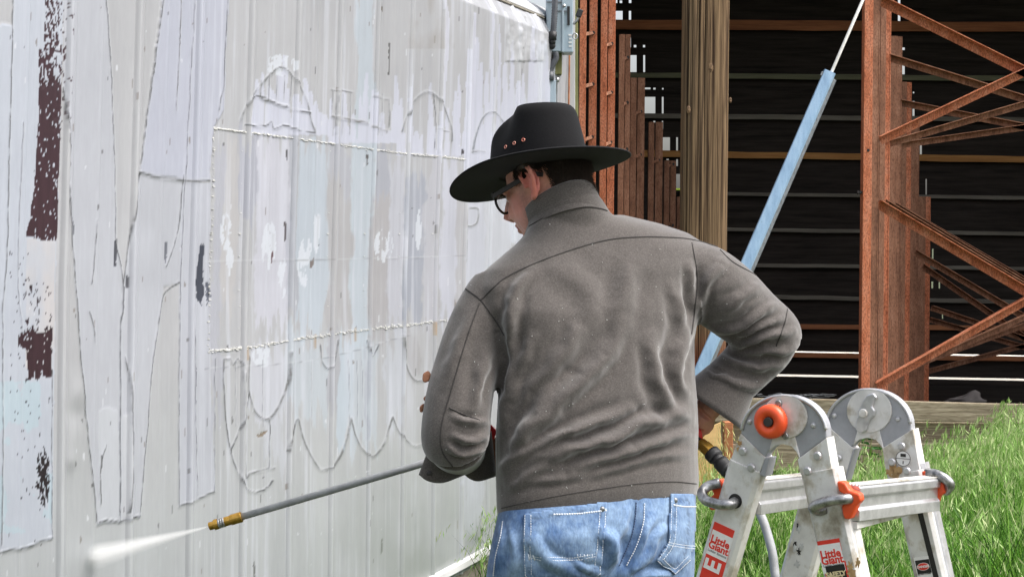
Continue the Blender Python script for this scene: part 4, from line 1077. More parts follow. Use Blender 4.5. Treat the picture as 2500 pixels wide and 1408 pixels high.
# left rung lies between the two left rails, right rung is clipped outside the right rails
pA = lp(545, 868, False, -.03) ; pB = lp(930, 815, True, -.0)
rung(pA + LU * -.005, pB, .058, .030, 'rung', 1)
rA = lp(1190, 905, False, -.006); rB = lp(1738, 842, True, .028)
rung(rA, rB, .058, .030, 'rung', 1)
mb = MB(); q0 = rA - ZUP * .036; q1 = lp(1600, 935, True, 0) + LU * .01; mb.bar(q0, q1, LU, .02, .012); mb.build('rung_lip', M['alu'], lad, bevel=.001)
# J-shaped steel locks and their orange grips
def lock(pts, far, lift, name='lock_bar', r=.0088):
    mb = MB(); path = smooth_path([tuple(lp(x, y, far, l)) for x, y, l in pts], 5); mb.tube(path, r, 12); return mb.build(name, M['worn_steel'], lad, True)
lock([(300, 770, -.01), (215, 795, .0), (178, 840, .012), (205, 888, .02), (290, 915, .024), (360, 918, .022), (405, 898, .004)], False, 0)
ldisc(402, 893, .0125, 'lock_hole', M['sticker_black'], False, .0068, .0006, n=20)
lock([(1210, 872, .0), (1150, 880, .02), (1060, 888, .026), (965, 915, .028), (930, 940, .022), (965, 958, .012), (1010, 945, .004)], False, 0)
lock([(1700, 705, .02), (1760, 712, .03), (1825, 745, .03), (1855, 785, .024), (1830, 825, .01)], True, 0)
lpoly([(185, 795), (215, 775), (300, 742), (330, 800), (285, 890), (245, 962), (222, 945), (210, 880), (255, 850), (240, 820)], 'lock_grip', M['orange_plastic'], False, -.012, .016, .003)
lpoly([(1085, 762), (1115, 758), (1145, 775), (1172, 822), (1240, 845), (1252, 890), (1222, 925), (1205, 965), (1178, 1018), (1140, 1016), (1128, 985), (1118, 925), (1150, 905), (1170, 870), (1100, 828)], 'lock_grip', M['orange_plastic'], False, .016, .018, .003)
lpoly([(1660, 692), (1692, 690), (1740, 730), (1812, 775), (1822, 840), (1782, 862), (1768, 905), (1745, 932), (1708, 928), (1698, 880), (1745, 850), (1752, 795), (1668, 745)], 'lock_grip', M['orange_plastic'], True, .030, .018, .003)

# stickers and their print
def text_mesh(s, size, name, mat, origin, ex, ey, nrm, parent, cx=0.5, bold=0.0, sx=1.0):
    cu = bpy.data.curves.new('t', 'FONT'); cu.body = s; cu.size = size; cu.extrude = .00015; cu.offset = bold; cu.align_x = 'CENTER'; cu.align_y = 'CENTER'; cu.resolution_u = 3
    o = bpy.data.objects.new('t', cu); COL.objects.link(o)
    dg = bpy.context.evaluated_depsgraph_get(); me = o.evaluated_get(dg).to_mesh()
    vs = [Vector(origin) + ex * v.co.x * sx + ey * v.co.y + nrm * v.co.z for v in me.vertices]; fs = [tuple(p.vertices) for p in me.polygons]
    o.evaluated_get(dg).to_mesh_clear(); bpy.data.objects.remove(o)
    return mesh_obj(name, vs, fs, mat, parent)
def sticker(origin, ex, ey, wd, ht, mat, name, parent, lift=.0006):
    n = -LW; mb = MB(); c = Vector(origin) + n * lift
    mb.box(c, ex * wd / 2, ey * ht / 2, n * .0002); return mb.build(name, mat, parent)
nW = -LW
# near left rail: white label with red band, then a red label with a big upright E
A, d, side = RN_L
ex = side; ey = -d
def along(R, zx, zy, far=False): 
    A_, d_, s_ = R; q = lp(zx, zy, far, .006); return q
base = along(RN_L, 322, 1105)
o = sticker(along(RN_L, 312, 1128), ex, ey, .040, .036 * 1.0, M['sticker_red'], 'label', lad)
s2 = sticker(along(RN_L, 297, 1195), ex, ey, .0402, .044, M['sticker_white'], 'label', lad, .0009)
text_mesh('Little', .0175, 'print', M['sticker_red'], along(RN_L, 302, 1170) + nW * .0013, ex, ey, nW, s2, bold=.0006)
text_mesh('Giant', .0175, 'print', M['sticker_red'], along(RN_L, 290, 1212) + nW * .0013, ex, ey, nW, s2, bold=.0006)
text_mesh('Ladder Systems', .0058, 'print', M['sticker_black'], along(RN_L, 281, 1247) + nW * .0013, ex, ey, nW, s2)
s3 = sticker(along(RN_L, 255, 1345), ex, ey, .0402, .085, M['sticker_red'], 'label', lad)
text_mesh('E', .042, 'print', M['sticker_white'], along(RN_L, 254, 1335) + nW * .0010, ey, -ex, nW, s3, bold=.0012)
# near right rail
A, d, side = RN_R; ex = side; ey = -d
sticker(along(RN_R, 1040, 1196), ex, ey, .040, .020, M['sticker_red'], 'label', lad)
s4 = sticker(along(RN_R, 1056, 1278), ex, ey, .0402, .046, M['sticker_white'], 'label', lad, .0009)
text_mesh('Little', .0175, 'print', M['sticker_red'], along(RN_R, 1048, 1250) + nW * .0013, ex, ey, nW, s4, bold=.0006)
text_mesh('Giant', .0175, 'print', M['sticker_red'], along(RN_R, 1060, 1292) + nW * .0013, ex, ey, nW, s4, bold=.0006)
text_mesh('Ladder Systems', .0056, 'print', M['sticker_black'], along(RN_R, 1068, 1325) + nW * .0013, ex, ey, nW, s4)
s5 = sticker(along(RN_R, 1098, 1422), ex, ey, .0402, .056, M['sticker_red'], 'label', lad)
s6 = sticker(along(RN_R, 1098, 1422), ex, ey, .034, .046, M['sticker_black'], 'label', lad, .0011)
text_mesh('SAFETY', .0105, 'print', M['sticker_cream'], along(RN_R, 1086, 1386) + nW * .0017, ex, ey, nW, s6, bold=.0005)
text_mesh('FIRST', .0105, 'print', M['sticker_cream'], along(RN_R, 1094, 1412) + nW * .0017, ex, ey, nW, s6, bold=.0005)
# far right rail: danger label, round stamp
A, d, side = RF_R; ex = side; ey = -d
s7 = sticker(along(RF_R, 1682, 1375, True), ex, ey, .0285, .056, M['sticker_white'], 'label', lad)
s8 = sticker(along(RF_R, 1676, 1335, True), ex, ey, .0265, .024, M['sticker_black'], 'label', lad, .0011)
mb = MB(); c = along(RF_R, 1676, 1335, True) + nW * .0014
mb.prism([c + ex * .0115 * math.cos(t) + ey * .0068 * math.sin(t) for t in np.linspace(0, 2 * math.pi, 25)[:-1]], nW * .0002); mb.build('print', M['sticker_white'], s8)
mb = MB(); mb.prism([c + nW * .0003 + ex * .0108 * math.cos(t) + ey * .0061 * math.sin(t) for t in np.linspace(0, 2 * math.pi, 25)[:-1]], nW * .0002); mb.build('print', M['sticker_red'], s8)
text_mesh('DANGER', .0058, 'print', M['sticker_white'], c + nW * .0008, ex, ey, nW, s8, bold=.0002)
text_mesh('DO NOT STAND', .0034, 'print', M['sticker_black'], along(RF_R, 1684, 1385, True) + nW * .0012, ex, ey, nW, s7, bold=.0001)
cst = lp(1539, 606, True, .0036 + .004)
mb = MB(); mb.disc(cst, nW, .0135, .0004, 28); st = mb.build('stamp', M['sticker_white'], lad)
mb = MB(); mb.tube([cst + nW * .0006 + LU * .0135 * math.cos(t) + ZUP * .0135 * math.sin(t) for t in np.linspace(0, 2 * math.pi, 30)], .0005, 5, False); mb.bar(cst + nW * .0006 - LU * .0132, cst + nW * .0006 + LU * .0132, nW, .0006, .0008)
mb.box(cst + nW * .0006 + ZUP * .006, LU * .005, nW * .0002, ZUP * .0028); mb.box(cst + nW * .0006 - ZUP * .007, LU * .0008, nW * .0002, ZUP * .003); mb.build('stamp_print', M['sticker_black'], st)
# rust and dirt blots stuck to the metal
M['stain'] = noise_mat('rust_stain', [(0.3, L3(150, 112, 66)), (0.7, L3(196, 166, 118))], (90, 90, 90), rough=0.8)
def blot(x, y, far, s, seed, lift=.0068, mat='stain'):
    r = random.Random(seed); c = lp(x, y, far, lift); n = 18
    poly = []
    for k in range(n):
        t = 2 * math.pi * k / n; q = s * r.uniform(.35, 1.2)
        poly.append(c + LU * q * math.cos(t) * .8 + ZUP * q * math.sin(t) * 1.2)
    mb = MB(); mb.prism(poly, nW * .0002); mb.build('stain', M[mat], lad)
for k, (x, y, f, s) in enumerate(((1450, 700, 1, .010), (1492, 690, 1, .014), (1475, 722, 1, .009), (1505, 712, 1, .006), (1180, 1340, 0, .009), (1232, 1310, 0, .007), (1190, 1390, 0, .010), (432, 502, 0, .006), (418, 540, 0, .004))):
    blot(x, y, bool(f), s, k + 5)
for k, (x, y) in enumerate(((832, 1235), (808, 1190), (826, 1068))): blot(x, y, True, .006, 40 + k, .0068, 'sticker_black')
for k, (x, y) in enumerate(((852, 1205), (806, 1210), (820, 1320), (832, 1080))): blot(x, y, True, .007, 60 + k, .0070, 'flake')
# ------------------------------------------------------------ the person
PY_ = 3.45                      # distance of the body's middle
PM = F / PY_                    # photo px per metre there
XC = 1455.0
person = thing('person', (P(1455, 600, PY_).x, PY_, 0), 'person in black wide-brimmed hat, grey jacket and jeans, spraying the wall', 'person')
TURN = math.tan(math.radians(20))
def BP(px, py, dy=0.0):
    """a body point: at photo px/py, dy metres behind the body's middle plane, which is turned a little to the left"""
    Y = PY_ + dy + (px - XC) / PM * TURN
    return P(px, py, Y)
M['jacket'] = noise_mat('grey_softshell', [(0.28, L3(66, 62, 60)), (0.5, L3(84, 79, 76)), (0.72, L3(104, 99, 96))], (300, 300, 420), rough=0.95, sheen=0.5, bump=0.06, spec=0.15,
                        second=((5, 5, 5), [(0.35, (0.93, 0.925, 0.92)), (0.65, (1, 1, 1))], 0.9))
M['seam'] = noise_mat('jacket_seam', [(0.3, L3(46, 43, 42)), (0.7, L3(64, 61, 59))], (200, 200, 200), rough=0.95)
M['felt'] = noise_mat('black_felt', [(0.3, (0.0026, 0.0026, 0.0032)), (0.7, (0.0056, 0.0056, 0.0068))], (220, 220, 220), rough=0.85, sheen=0.05, bump=0.08, spec=0.15)
M['hair'] = noise_mat('dark_brown_hair', [(0.3, (0.016, 0.011, 0.008)), (0.7, (0.075, 0.052, 0.038))], (300, 300, 40), rough=0.6)
M['frame'] = noise_mat('black_acetate', [(0.3, (0.008, 0.007, 0.007)), (0.7, (0.016, 0.013, 0.012))], (40, 40, 40), rough=0.3)
M['leather'] = noise_mat('orange_brown_patch', [(0.3, L3(126, 84, 62)), (0.7, L3(160, 112, 86))], (90, 90, 90), rough=0.7)
M['stitch'] = noise_mat('white_thread', [(0.3, L3(196, 202, 210)), (0.7, L3(226, 230, 236))], (200, 200, 200), rough=0.8)
M['stitch_dark'] = noise_mat('navy_thread', [(0.3, L3(52, 66, 96)), (0.7, L3(84, 100, 130))], (200, 200, 200), rough=0.8)
M['shoe'] = noise_mat('brown_boot', [(0.3, L3(70, 48, 34)), (0.7, L3(98, 70, 50))], (30, 30, 30), rough=0.6)
M['skin'] = attr_mat('skin', rough=0.5, spec=0.35, noise=0.12, nscale=(160, 160, 160), bump=0.15)
M['skin'].node_tree.nodes['Principled BSDF'].inputs['Subsurface Weight'].default_value = 0.15
M['skin'].node_tree.nodes['Principled BSDF'].inputs['Subsurface Radius'].default_value = (0.012, 0.005, 0.003)
M['denim'] = attr_mat('denim', rough=0.85, spec=0.2, noise=0.35, nscale=(240, 240, 90), bump=0.25, sheen=0.15)

# ---- jacket: torso, sleeves
def ring(xl, xr, y, b, dy=0.0, tilt=0.0, n=40, e=2.5):
    xc = (xl + xr) / 2; a = (xr - xl) / 2; out = []
    for k in range(n):
        t = 2 * math.pi * k / n
        c, s = math.cos(t), math.sin(t)
        cx = abs(c) ** (2 / e) * (1 if c >= 0 else -1); sy = abs(s) ** (2 / e) * (1 if s >= 0 else -1)
        px = xc + a * cx
        out.append(BP(px, y - tilt * (px - XC), dy + b * sy))
    return out
FN = Vector((-math.sin(math.radians(42)), math.cos(math.radians(42)), 0)); RN = Vector((FN.y, -FN.x, 0))
def collar_ring(cx, cy, dy, a, b, k, n=56):
    c = BP(cx, cy, dy); out = []
    for i in range(n):
        t = 2 * math.pi * i / n
        out.append(c + FN * a * math.cos(t) + RN * b * math.sin(t) + ZUP * (-k * a * math.cos(t)))
    return out
jk = MB()
jk.loft([ring(1216, 1704, 1240, .150, .00, .122), ring(1212, 1707, 1205, .155, .0, .12), ring(1210, 1704, 1130, .152, .0, .11), ring(1209, 1706, 1060, .152, .0, .06),
         ring(1214, 1703, 990, .150, .005, .03), ring(1218, 1697, 910, .148, .01), ring(1206, 1696, 830, .146, .015), ring(1175, 1706, 760, .142, .02),
         ring(1165, 1726, 700, .132, .03, .0), ring(1186, 1742, 652, .122, .035, .02), ring(1228, 1728, 612, .110, .04, .045), ring(1262, 1680, 582, .102, .045, .06), ring(1284, 1610, 556, .095, .05, .07), ring(1300, 1520, 528, .08, .05, .06)])
def limb(pts, n=20):
    sp = smooth_path([(x, y, dy, r) for x, y, dy, r in pts], 6)
    jk.tube([BP(q[0], q[1], q[2]) for q in sp], [q[3] / PM for q in sp], n)
# left sleeve (nearer the wall): upper arm hangs, forearm reaches forward
limb([(1212, 690, .03, 56), (1196, 730, .02, 66), (1168, 800, .01, 74), (1140, 890, -.005, 77), (1120, 980, -.02, 80), (1112, 1060, -.03, 82), (1116, 1085, -.02, 78)])
limb([(1112, 1070, -.02, 76), (1118, 1092, .08, 68), (1128, 1098, .18, 62), (1138, 1102, .27, 60)])
# right sleeve: elbow out to the side
limb([(1640, 655, .03, 74), (1705, 678, .03, 92), (1770, 724, .035, 94), (1830, 775, .04, 86), (1878, 812, .05, 80), (1884, 826, .06, 78)])
limb([(1880, 812, .05, 80), (1862, 850, .06, 76), (1820, 895, .07, 70), (1780, 935, .075, 70), (1764, 958, .08, 76)])
jk.loft([collar_ring(1400, 600, .06, .085, .095, .15), collar_ring(1396, 572, .055, .088, .095, .28), collar_ring(1388, 550, .05, .087, .090, .42), collar_ring(1378, 530, .05, .082, .083, .54), collar_ring(1370, 514, .05, .075, .075, .60), collar_ring(1364, 504, .054, .070, .070, .62)])
JV, JQ = remesh(jk, .0055, 7)
# folds: (points in photo px, width px, height mm, sharpness)
folds = [([(1518, 794), (1481, 867), (1426, 928), (1341, 1001), (1268, 1086), (1231, 1135)], 26, 9), ([(1378, 928), (1329, 970), (1286, 1037), (1262, 1080)], 20, 7),
         ([(1536, 1004), (1451, 1031), (1365, 1068), (1268, 1116), (1225, 1165)], 20, 9), ([(1700, 1013), (1609, 1019), (1524, 1055), (1426, 1086), (1317, 1122), (1240, 1180)], 19, 10),
         ([(1694, 1062), (1640, 1068), (1560, 1092), (1463, 1116), (1400, 1150)], 17, 8), ([(1360, 1128), (1300, 1160), (1250, 1190)], 15, 6),
         ([(1545, 640), (1520, 720), (1516, 790)], 34, 5), ([(1640, 700), (1668, 790), (1650, 880), (1660, 940), (1700, 985)], 20, 7), ([(1684, 650), (1694, 720), (1682, 830)], 14, 6),
         ([(1590, 820), (1600, 920), (1640, 990), (1695, 1010)], 22, 6), ([(1305, 665), (1262, 710), (1240, 780), (1236, 850)], 20, 7), ([(1300, 820), (1262, 900), (1235, 985), (1222, 1040)], 18, 6), ([(1420, 780), (1380, 860), (1300, 960)], 28, 5),
         ([(1760, 640), (1720, 700), (1700, 780), (1698, 830)], 16, 7), ([(1905, 742), (1850, 770), (1790, 800), (1735, 808)], 13, 6), ([(1915, 780), (1860, 800), (1800, 822)], 10, 5), ([(1940, 810), (1880, 822), (1815, 842), (1775, 838)], 11, 7),
         ([(1945, 850), (1890, 858), (1830, 862), (1780, 850)], 11, 6), ([(1915, 890), (1860, 900), (1800, 890), (1760, 868)], 11, 6), ([(1868, 700), (1810, 720), (1760, 760)], 16, 4), ([(1880, 930), (1820, 940), (1760, 920), (1718, 905)], 11, 5),
         ([(1185, 860), (1168, 930), (1150, 1000)], 18, 5), ([(1195, 1020), (1140, 1030), (1100, 1020)], 11, 5), ([(1190, 1060), (1140, 1075), (1098, 1065)], 11, 6), ([(1180, 1098), (1130, 1108), (1085, 1090)], 10, 6),
         ([(1236, 770), (1252, 850), (1240, 940)], 13, 5), ([(1420, 1165), (1500, 1140), (1600, 1120), (1690, 1115)], 14, 4), ([(1250, 1195), (1330, 1175), (1420, 1160)], 13, 3),
         ([(1155, 760), (1120, 840), (1095, 930)], 24, 4), ([(1350, 640), (1420, 700), (1470, 780)], 40, 3)]
def apply_folds(V, Q, folds, gain=1.0, pxm=PM):
    nrm = vnormals(V, Q)
    px, py = proj(V)
    view = V - np.array(EYE); view /= np.linalg.norm(view, axis=1, keepdims=True)
    face = np.clip(-(nrm * view).sum(1) * 2.2, 0, 1)
    disp = np.zeros(len(V))
    wx = px + (fbm(px / 60, py / 60, 400) - .5) * 26; wy = py + (fbm(px / 60, py / 60, 401) - .5) * 26
    for pts, wd, mm in folds:
        wd = wd * .92
        path = [tuple(p) for p in smooth_path(pts, 5)]
        D, S, T = line_dist(wx, wy, path, wd * 3.2)
        taper = np.clip(np.sin(np.pi * np.clip(T, 0.02, .98)), 0, 1) ** .6
        w_ = wd * np.where(S > 0, .75, 1.15)
        disp += mm / 1000 * taper * (np.exp(-(D / w_) ** 2) - .62 * np.exp(-((D - wd * 1.35) / (wd * .7)) ** 2))
    disp += .0018 * (fbm(px / 110, py / 160, 402) - .5) + .0004 * (fbm(px / 17, py / 17, 403) - .5)
    return V + nrm * (disp * face * gain)[:, None]
JV = apply_folds(JV, JQ, folds, 1.9)
jacket = mesh_obj('jacket', JV, JQ, M['jacket'], person, True)
tag(jacket, 'grey softshell jacket with seams and creased back')
JB = bvh_of(JV, JQ)
def surf_line(bvh, pts, r, name, mat, parent, n=10, lift=.0, dash=None):
    path = smooth_path(pts, n); p3 = [hit(bvh, q[0], q[1], lift) for q in path]
    mb = MB()
    run = []
    runs = []
    for q in p3:
        if q is None or (run and (q - run[-1]).length > .05):
            if len(run) > 1: runs.append(run)
            run = [] if q is None else [q]
        else: run.append(q)
    if len(run) > 1: runs.append(run)
    for rn in runs:
        if dash:
            L = [0]
            for a, b in zip(rn[:-1], rn[1:]): L.append(L[-1] + (b - a).length)
            s = 0
            def at(t):
                for k in range(len(L) - 1):
                    if L[k + 1] >= t: return rn[k].lerp(rn[k + 1], (t - L[k]) / max(1e-9, L[k + 1] - L[k]))
                return rn[-1]
            while s < L[-1] - dash[0] * .5:
                mb.tube([at(s), at(min(L[-1], s + dash[0]))], r, 5); s += dash[0] + dash[1]
        else: mb.tube(rn, r, 6)
    if mb.v: return mb.build(name, mat, parent, True)
SEAMS = [[(1174, 733), (1205, 702), (1244, 672), (1341, 629), (1463, 590), (1548, 579), (1646, 580), (1700, 587), (1752, 603)], [(1128, 699), (1150, 714), (1174, 733), (1205, 775), (1231, 818)],
         [(1171, 739), (1140, 824), (1104, 946), (1079, 1037), (1079, 1098), (1105, 1138)], [(1097, 995), (1130, 1010), (1171, 1025)], [(1758, 610), (1790, 640), (1850, 675), (1905, 722), (1945, 770)],
         [(1689, 592), (1702, 672), (1697, 750), (1688, 815)], [(1925, 740), (1915, 790), (1895, 845)]]
for s in SEAMS: surf_line(JB, s, .0017, 'seam', M['seam'], jacket)
surf_line(JB, [(1224, 1240), (1300, 1222), (1400, 1203), (1550, 1181), (1640, 1175), (1700, 1180)], .0011, 'seam', M['seam'], jacket)
mb = MB(); rl = random.Random(8)
for k in range(120):
    q = hit(JB, rl.uniform(1080, 1900), rl.uniform(520, 1230), .0004)
    if q: mb.ellipsoid(q, (.0011 * rl.uniform(.5, 1.2), 0, 0), (0, .0008, 0), (0, 0, .0011 * rl.uniform(.5, 1.2)), 5, 4)
tag(mb.build('water_drops', M['flake'], jacket), kind='stuff')
# small orange-brown tabs at the front edge of the left sleeve
for pts in ([(1042, 905), (1050, 915), (1048, 930), (1036, 935), (1030, 928), (1032, 912)], [(1042, 962), (1048, 968), (1044, 982), (1036, 980), (1032, 972)], [(1032, 985), (1036, 995), (1030, 1008), (1024, 1005), (1024, 992)]):
    mb = MB(); mb.prism([BP(x, y, .0) for x, y in pts], Vector((.002, .02, 0))); mb.build('sleeve_patch', M['leather'], jacket, bevel=.003)
# collar
cr = [collar_ring(1386, 552, .050, .078, .080, .45), collar_ring(1378, 532, .050, .0805, .0815, .53), collar_ring(1370, 513, .05, .0785, .0785, .59), collar_ring(1362, 496, .055, .076, .076, .62),
      collar_ring(1359, 491, .057, .074, .074, .62), collar_ring(1359, 492, .057, .069, .069, .62), collar_ring(1370, 520, .05, .072, .072, .56), collar_ring(1380, 545, .045, .085, .085, .42)]
mb = MB(); mb.loft(cr, caps=False); collar = mb.build('collar', M['jacket'], jacket, True)
sub = collar.modifiers.new('s', 'SUBSURF'); sub.levels = 1; sub.render_levels = 1
cv = np.array([tuple(v.co + ORG[person]) for v in collar.data.vertices]); cf = [tuple(p.vertices) for p in collar.data.polygons]
CB = BVHTree.FromPolygons([tuple(q) for q in cv], cf)
surf_line(JB, [(1292, 552), (1335, 528), (1380, 512), (1420, 506), (1460, 508), (1482, 514)], .0017, 'seam', M['seam'], jacket)
# cuffs: left one hangs open in two flaps, right one flares
def cuff_skirt(center, rx, ry, axis, flare, length, name, n=40, wav=None, thick=.004):
    axis = Vector(axis).normalized(); a = axis.orthogonal().normalized(); b = axis.cross(a)
    mb = MB(); rings = []
    for i in range(7):
        f = i / 6; rr_ = []
        for k in range(n):
            t = 2 * math.pi * k / n; g = 1 + flare * f + (wav(t) * f if wav else 0)
            rr_.append(Vector(center) + axis * length * f + a * rx * g * math.cos(t) + b * ry * g * math.sin(t))
        rings.append(rr_)
    inner = [[c + (Vector(center) + axis * length * (6 - i) / 6 - c) * .06 for c in rings[6 - i]] for i in range(7)]
    mb.loft(rings + inner, caps=False); return mb.build(name, M['jacket'], jacket, True)
# right cuff
Rc = BP(1778, 938, .075); Rd = (BP(1748, 990, .085) - BP(1800, 915, .07)).normalized()
rc = cuff_skirt(Rc - Rd * .01, .060, .060, Rd, .28, .075, 'cuff', wav=lambda t: .08 * math.sin(2 * t + .6))
# left cuff flaps (curved sheets hanging from the forearm)
def flap(pts_top, pts_bot, dy, name, bulge=.02):
    n = len(pts_top); m = 8; vs = []; fs = []
    top = smooth_path(pts_top, 5); bot = smooth_path(pts_bot, 5); n = len(top)
    for side_ in (0, 1):
        for i in range(n):
            for j in range(m):
                f = j / (m - 1); x = top[i][0] * (1 - f) + bot[i][0] * f; y = top[i][1] * (1 - f) + bot[i][1] * f
                u = i / (n - 1) * 2 - 1
                vs.append(BP(x, y, dy - bulge * (1 - u * u) + (.004 if side_ else 0)))
    o = n * m
    for i in range(n - 1):
        for j in range(m - 1):
            a, b, c, d = i * m + j, (i + 1) * m + j, (i + 1) * m + j + 1, i * m + j + 1
            fs.append((a, b, c, d)); fs.append((o + d, o + c, o + b, o + a))
    for i in range(n - 1):
        a, b = i * m + m - 1, (i + 1) * m + m - 1; fs.append((a, b, o + b, o + a))
    for j in range(m - 1):
        a, b = j, j + 1; fs.append((a, b, o + b, o + a)); a, b = (n - 1) * m + j, (n - 1) * m + j + 1; fs.append((b, a, o + a, o + b))
    return mesh_obj(name, vs, fs, M['jacket'], jacket, True)
fl1 = flap([(1046, 1094), (1075, 1110), (1110, 1118), (1135, 1120)], [(1022, 1158), (1045, 1174), (1082, 1178), (1132, 1160)], .05, 'cuff')
fl2 = flap([(1120, 1118), (1150, 1110), (1180, 1085), (1200, 1050)], [(1133, 1158), (1150, 1170), (1172, 1174), (1212, 1162)], .10, 'cuff')
mb = MB(); mb.disc(BP(1049, 1156, .036), (0, -1, 0), .0075, .003, 18, .006); mb.build('snap_button', M['dark_metal'], fl1, True)
surf = None

# ---- jeans
jn = MB()
jn.loft([ring(1222, 1692, 1190, .140, .0, .10), ring(1212, 1696, 1250, .148, -.01, .08), ring(1200, 1697, 1310, .152, -.02, .05), ring(1190, 1697, 1370, .150, -.015, .03), ring(1184, 1694, 1430, .138, -.005, .0), ring(1190, 1690, 1475, .12, .0)])
def leg(x0, x1, xf0, dyk):
    pts = [(x0, 1420, 0.0, 118), (x0 - 2, 1500, .0, 114), (x1, 1700, .01, 100), (x1, 1850, .02, 86), (xf0, 2050, .0, 80), (xf0, 2250, .0, 70), (xf0, 2335, .0, 68)]
    sp = smooth_path(pts, 5); jn.tube([BP(q[0], q[1], q[2] + dyk) for q in sp], [q[3] / PM for q in sp], 22)
leg(1310, 1300, 1290, .0); leg(1575, 1590, 1600, .02)
NV, NQ = remesh(jn, .0055, 5)
jf = [([(1555, 1235), (1545, 1290), (1520, 1360), (1490, 1420)], 20, -9), ([(1625, 1290), (1580, 1350), (1530, 1395), (1490, 1412)], 16, 7), ([(1600, 1250), (1570, 1320), (1535, 1370)], 14, 5), ([(1640, 1395), (1580, 1400), (1520, 1415)], 12, 6),
      ([(1460, 1290), (1500, 1340), (1505, 1400)], 20, 6), ([(1290, 1310), (1340, 1370), (1420, 1400)], 18, 4), ([(1215, 1270), (1225, 1330), (1205, 1400)], 12, 4), ([(1240, 1290), (1256, 1350), (1240, 1408)], 14, 4), ([(1400, 1370), (1440, 1385), (1470, 1408)], 10, 4)]
NV = apply_folds(NV, NQ, jf, 1.6)
npx, npy = proj(NV)
fade = np.clip(fbm(npx / 55, npy / 60, 500) * 1.6 - .3 + .35 * np.exp(-(((npx - 1385) / 75) ** 2 + ((npy - 1310) / 60) ** 2)) + .35 * np.exp(-(((npx - 1660) / 50) ** 2 + ((npy - 1300) / 70) ** 2)) + .25 * np.exp(-(((npx - 1520) / 40) ** 2 + ((npy - 1270) / 40) ** 2)), 0, 1)
thr = fbm(npx / 4, npy / 9, 501)
d0 = lin((74, 104, 148)); d1 = lin((156, 182, 210))
nc = d0 + (d1 - d0) * np.clip(fade * .7 + .05 + (thr - .5) * .55, 0, 1)[:, None]
jeans = mesh_obj('jeans', NV, NQ, M['denim'], person, True, cols=nc)
NB = bvh_of(NV, NQ)
def pocket(poly, seed):
    pl = np.array(poly, float); x0, y0 = pl.min(0); x1, y1 = pl.max(0)
    st = 4.0
    xs = np.arange(x0, x1 + st, st); ys = np.arange(y0, y1 + st, st)
    X, Y = np.meshgrid(xs, ys, indexing='ij'); m = poly_mask(X, Y, poly)
    pts = {}; vs = []; fs = []; cs = []
    for i in range(len(xs)):
        for j in range(len(ys)):
            if m[i, j]:
                q = hit(NB, xs[i], ys[j], .0026)
                if q is not None: pts[i, j] = len(vs); vs.append(q)
    for (i, j) in pts:
        if all((i + a, j + b) in pts for a, b in ((1, 0), (1, 1), (0, 1))): fs.append((pts[i, j], pts[i + 1, j], pts[i + 1, j + 1], pts[i, j + 1]))
    va = np.array(vs); px, py = proj(va)
    D, S, T = line_dist(px, py, list(poly) + [poly[0]], 40)
    fd = np.clip(fbm(px / 45, py / 45, 510 + seed) * 1.5 - .25, 0, 1)
    edge_wear = np.exp(-((D - 16) / 5) ** 2) * (fbm(px / 5, py / 6, 520) > .5)
    c = d0 + (d1 - d0) * np.clip(fd * .7 + .08 + (fbm(px / 4, py / 9, 502) - .5) * .55, 0, 1)[:, None]
    c = c * (1 - .45 * (edge_wear)[:, None])
    o = mesh_obj('pocket', va, fs, M['denim'], jeans, True, cols=c)
    s = o.modifiers.new('s', 'SOLIDIFY'); s.thickness = .0022; s.offset = -1
    return o
pk1 = [(1280, 1252), (1482, 1222), (1478, 1300), (1466, 1398), (1440, 1420), (1300, 1425), (1277, 1402), (1276, 1320)]
pk2 = [(1632, 1205), (1627, 1320), (1598, 1366), (1644, 1404), (1682, 1368), (1694, 1300), (1695, 1205)]
p1 = pocket(pk1, 0); p2 = pocket(pk2, 5)
def sw(parent, pts, r=.0010, mat='stitch', dash=(.0040, .0012), lift=.0042): surf_line(NB, pts, r, 'stitching', M[mat], parent, 6, lift, dash)
for off in (3, 17):
    sw(p1, [(1280 + off, 1258), (1279 + off, 1330), (1280 + off, 1400)]); sw(p1, [(1480 - off, 1240), (1476 - off, 1300), (1465 - off, 1395)])
sw(p1, [(1280, 1350), (1366, 1361), (1468, 1347)]); sw(p1, [(1280, 1356), (1366, 1368), (1468, 1353)]); sw(p1, [(1350, 1256), (1410, 1254), (1480, 1245)], .0018)
sw(p1, [(1282, 1400), (1300, 1418)]); sw(p1, [(1463, 1397), (1440, 1416)])
for x in (1408, 1415, 1424, 1432, 1443, 1290, 1303): sw(p1, [(x, 1350), (x + 2, 1366)], .0012, 'stitch', (.02, .001))
for off in (3, 15):
    sw(p2, [(1633 + off, 1222), (1628 + off, 1318), (1602 + off, 1364)]); sw(p2, [(1600 + off, 1368 - off * .4), (1644, 1402 - off)]); sw(p2, [(1644, 1402 - off), (1682 - off * .3, 1368 - off)])
sw(p2, [(1630, 1322), (1660, 1328), (1693, 1332)]); sw(p2, [(1628, 1328), (1660, 1334), (1692, 1338)]); sw(p2, [(1640, 1232), (1665, 1236), (1694, 1236)], .0018)
sw(jeans, [(1553, 1225), (1550, 1270), (1538, 1320), (1512, 1380)], .0012, 'stitch_dark', lift=.001); sw(jeans, [(1573, 1228), (1570, 1280), (1555, 1330), (1530, 1380)], .0012, 'stitch', lift=.001)
sw(jeans, [(1228, 1272), (1222, 1310), (1210, 1360), (1205, 1405)], .0012, 'stitch', lift=.001)
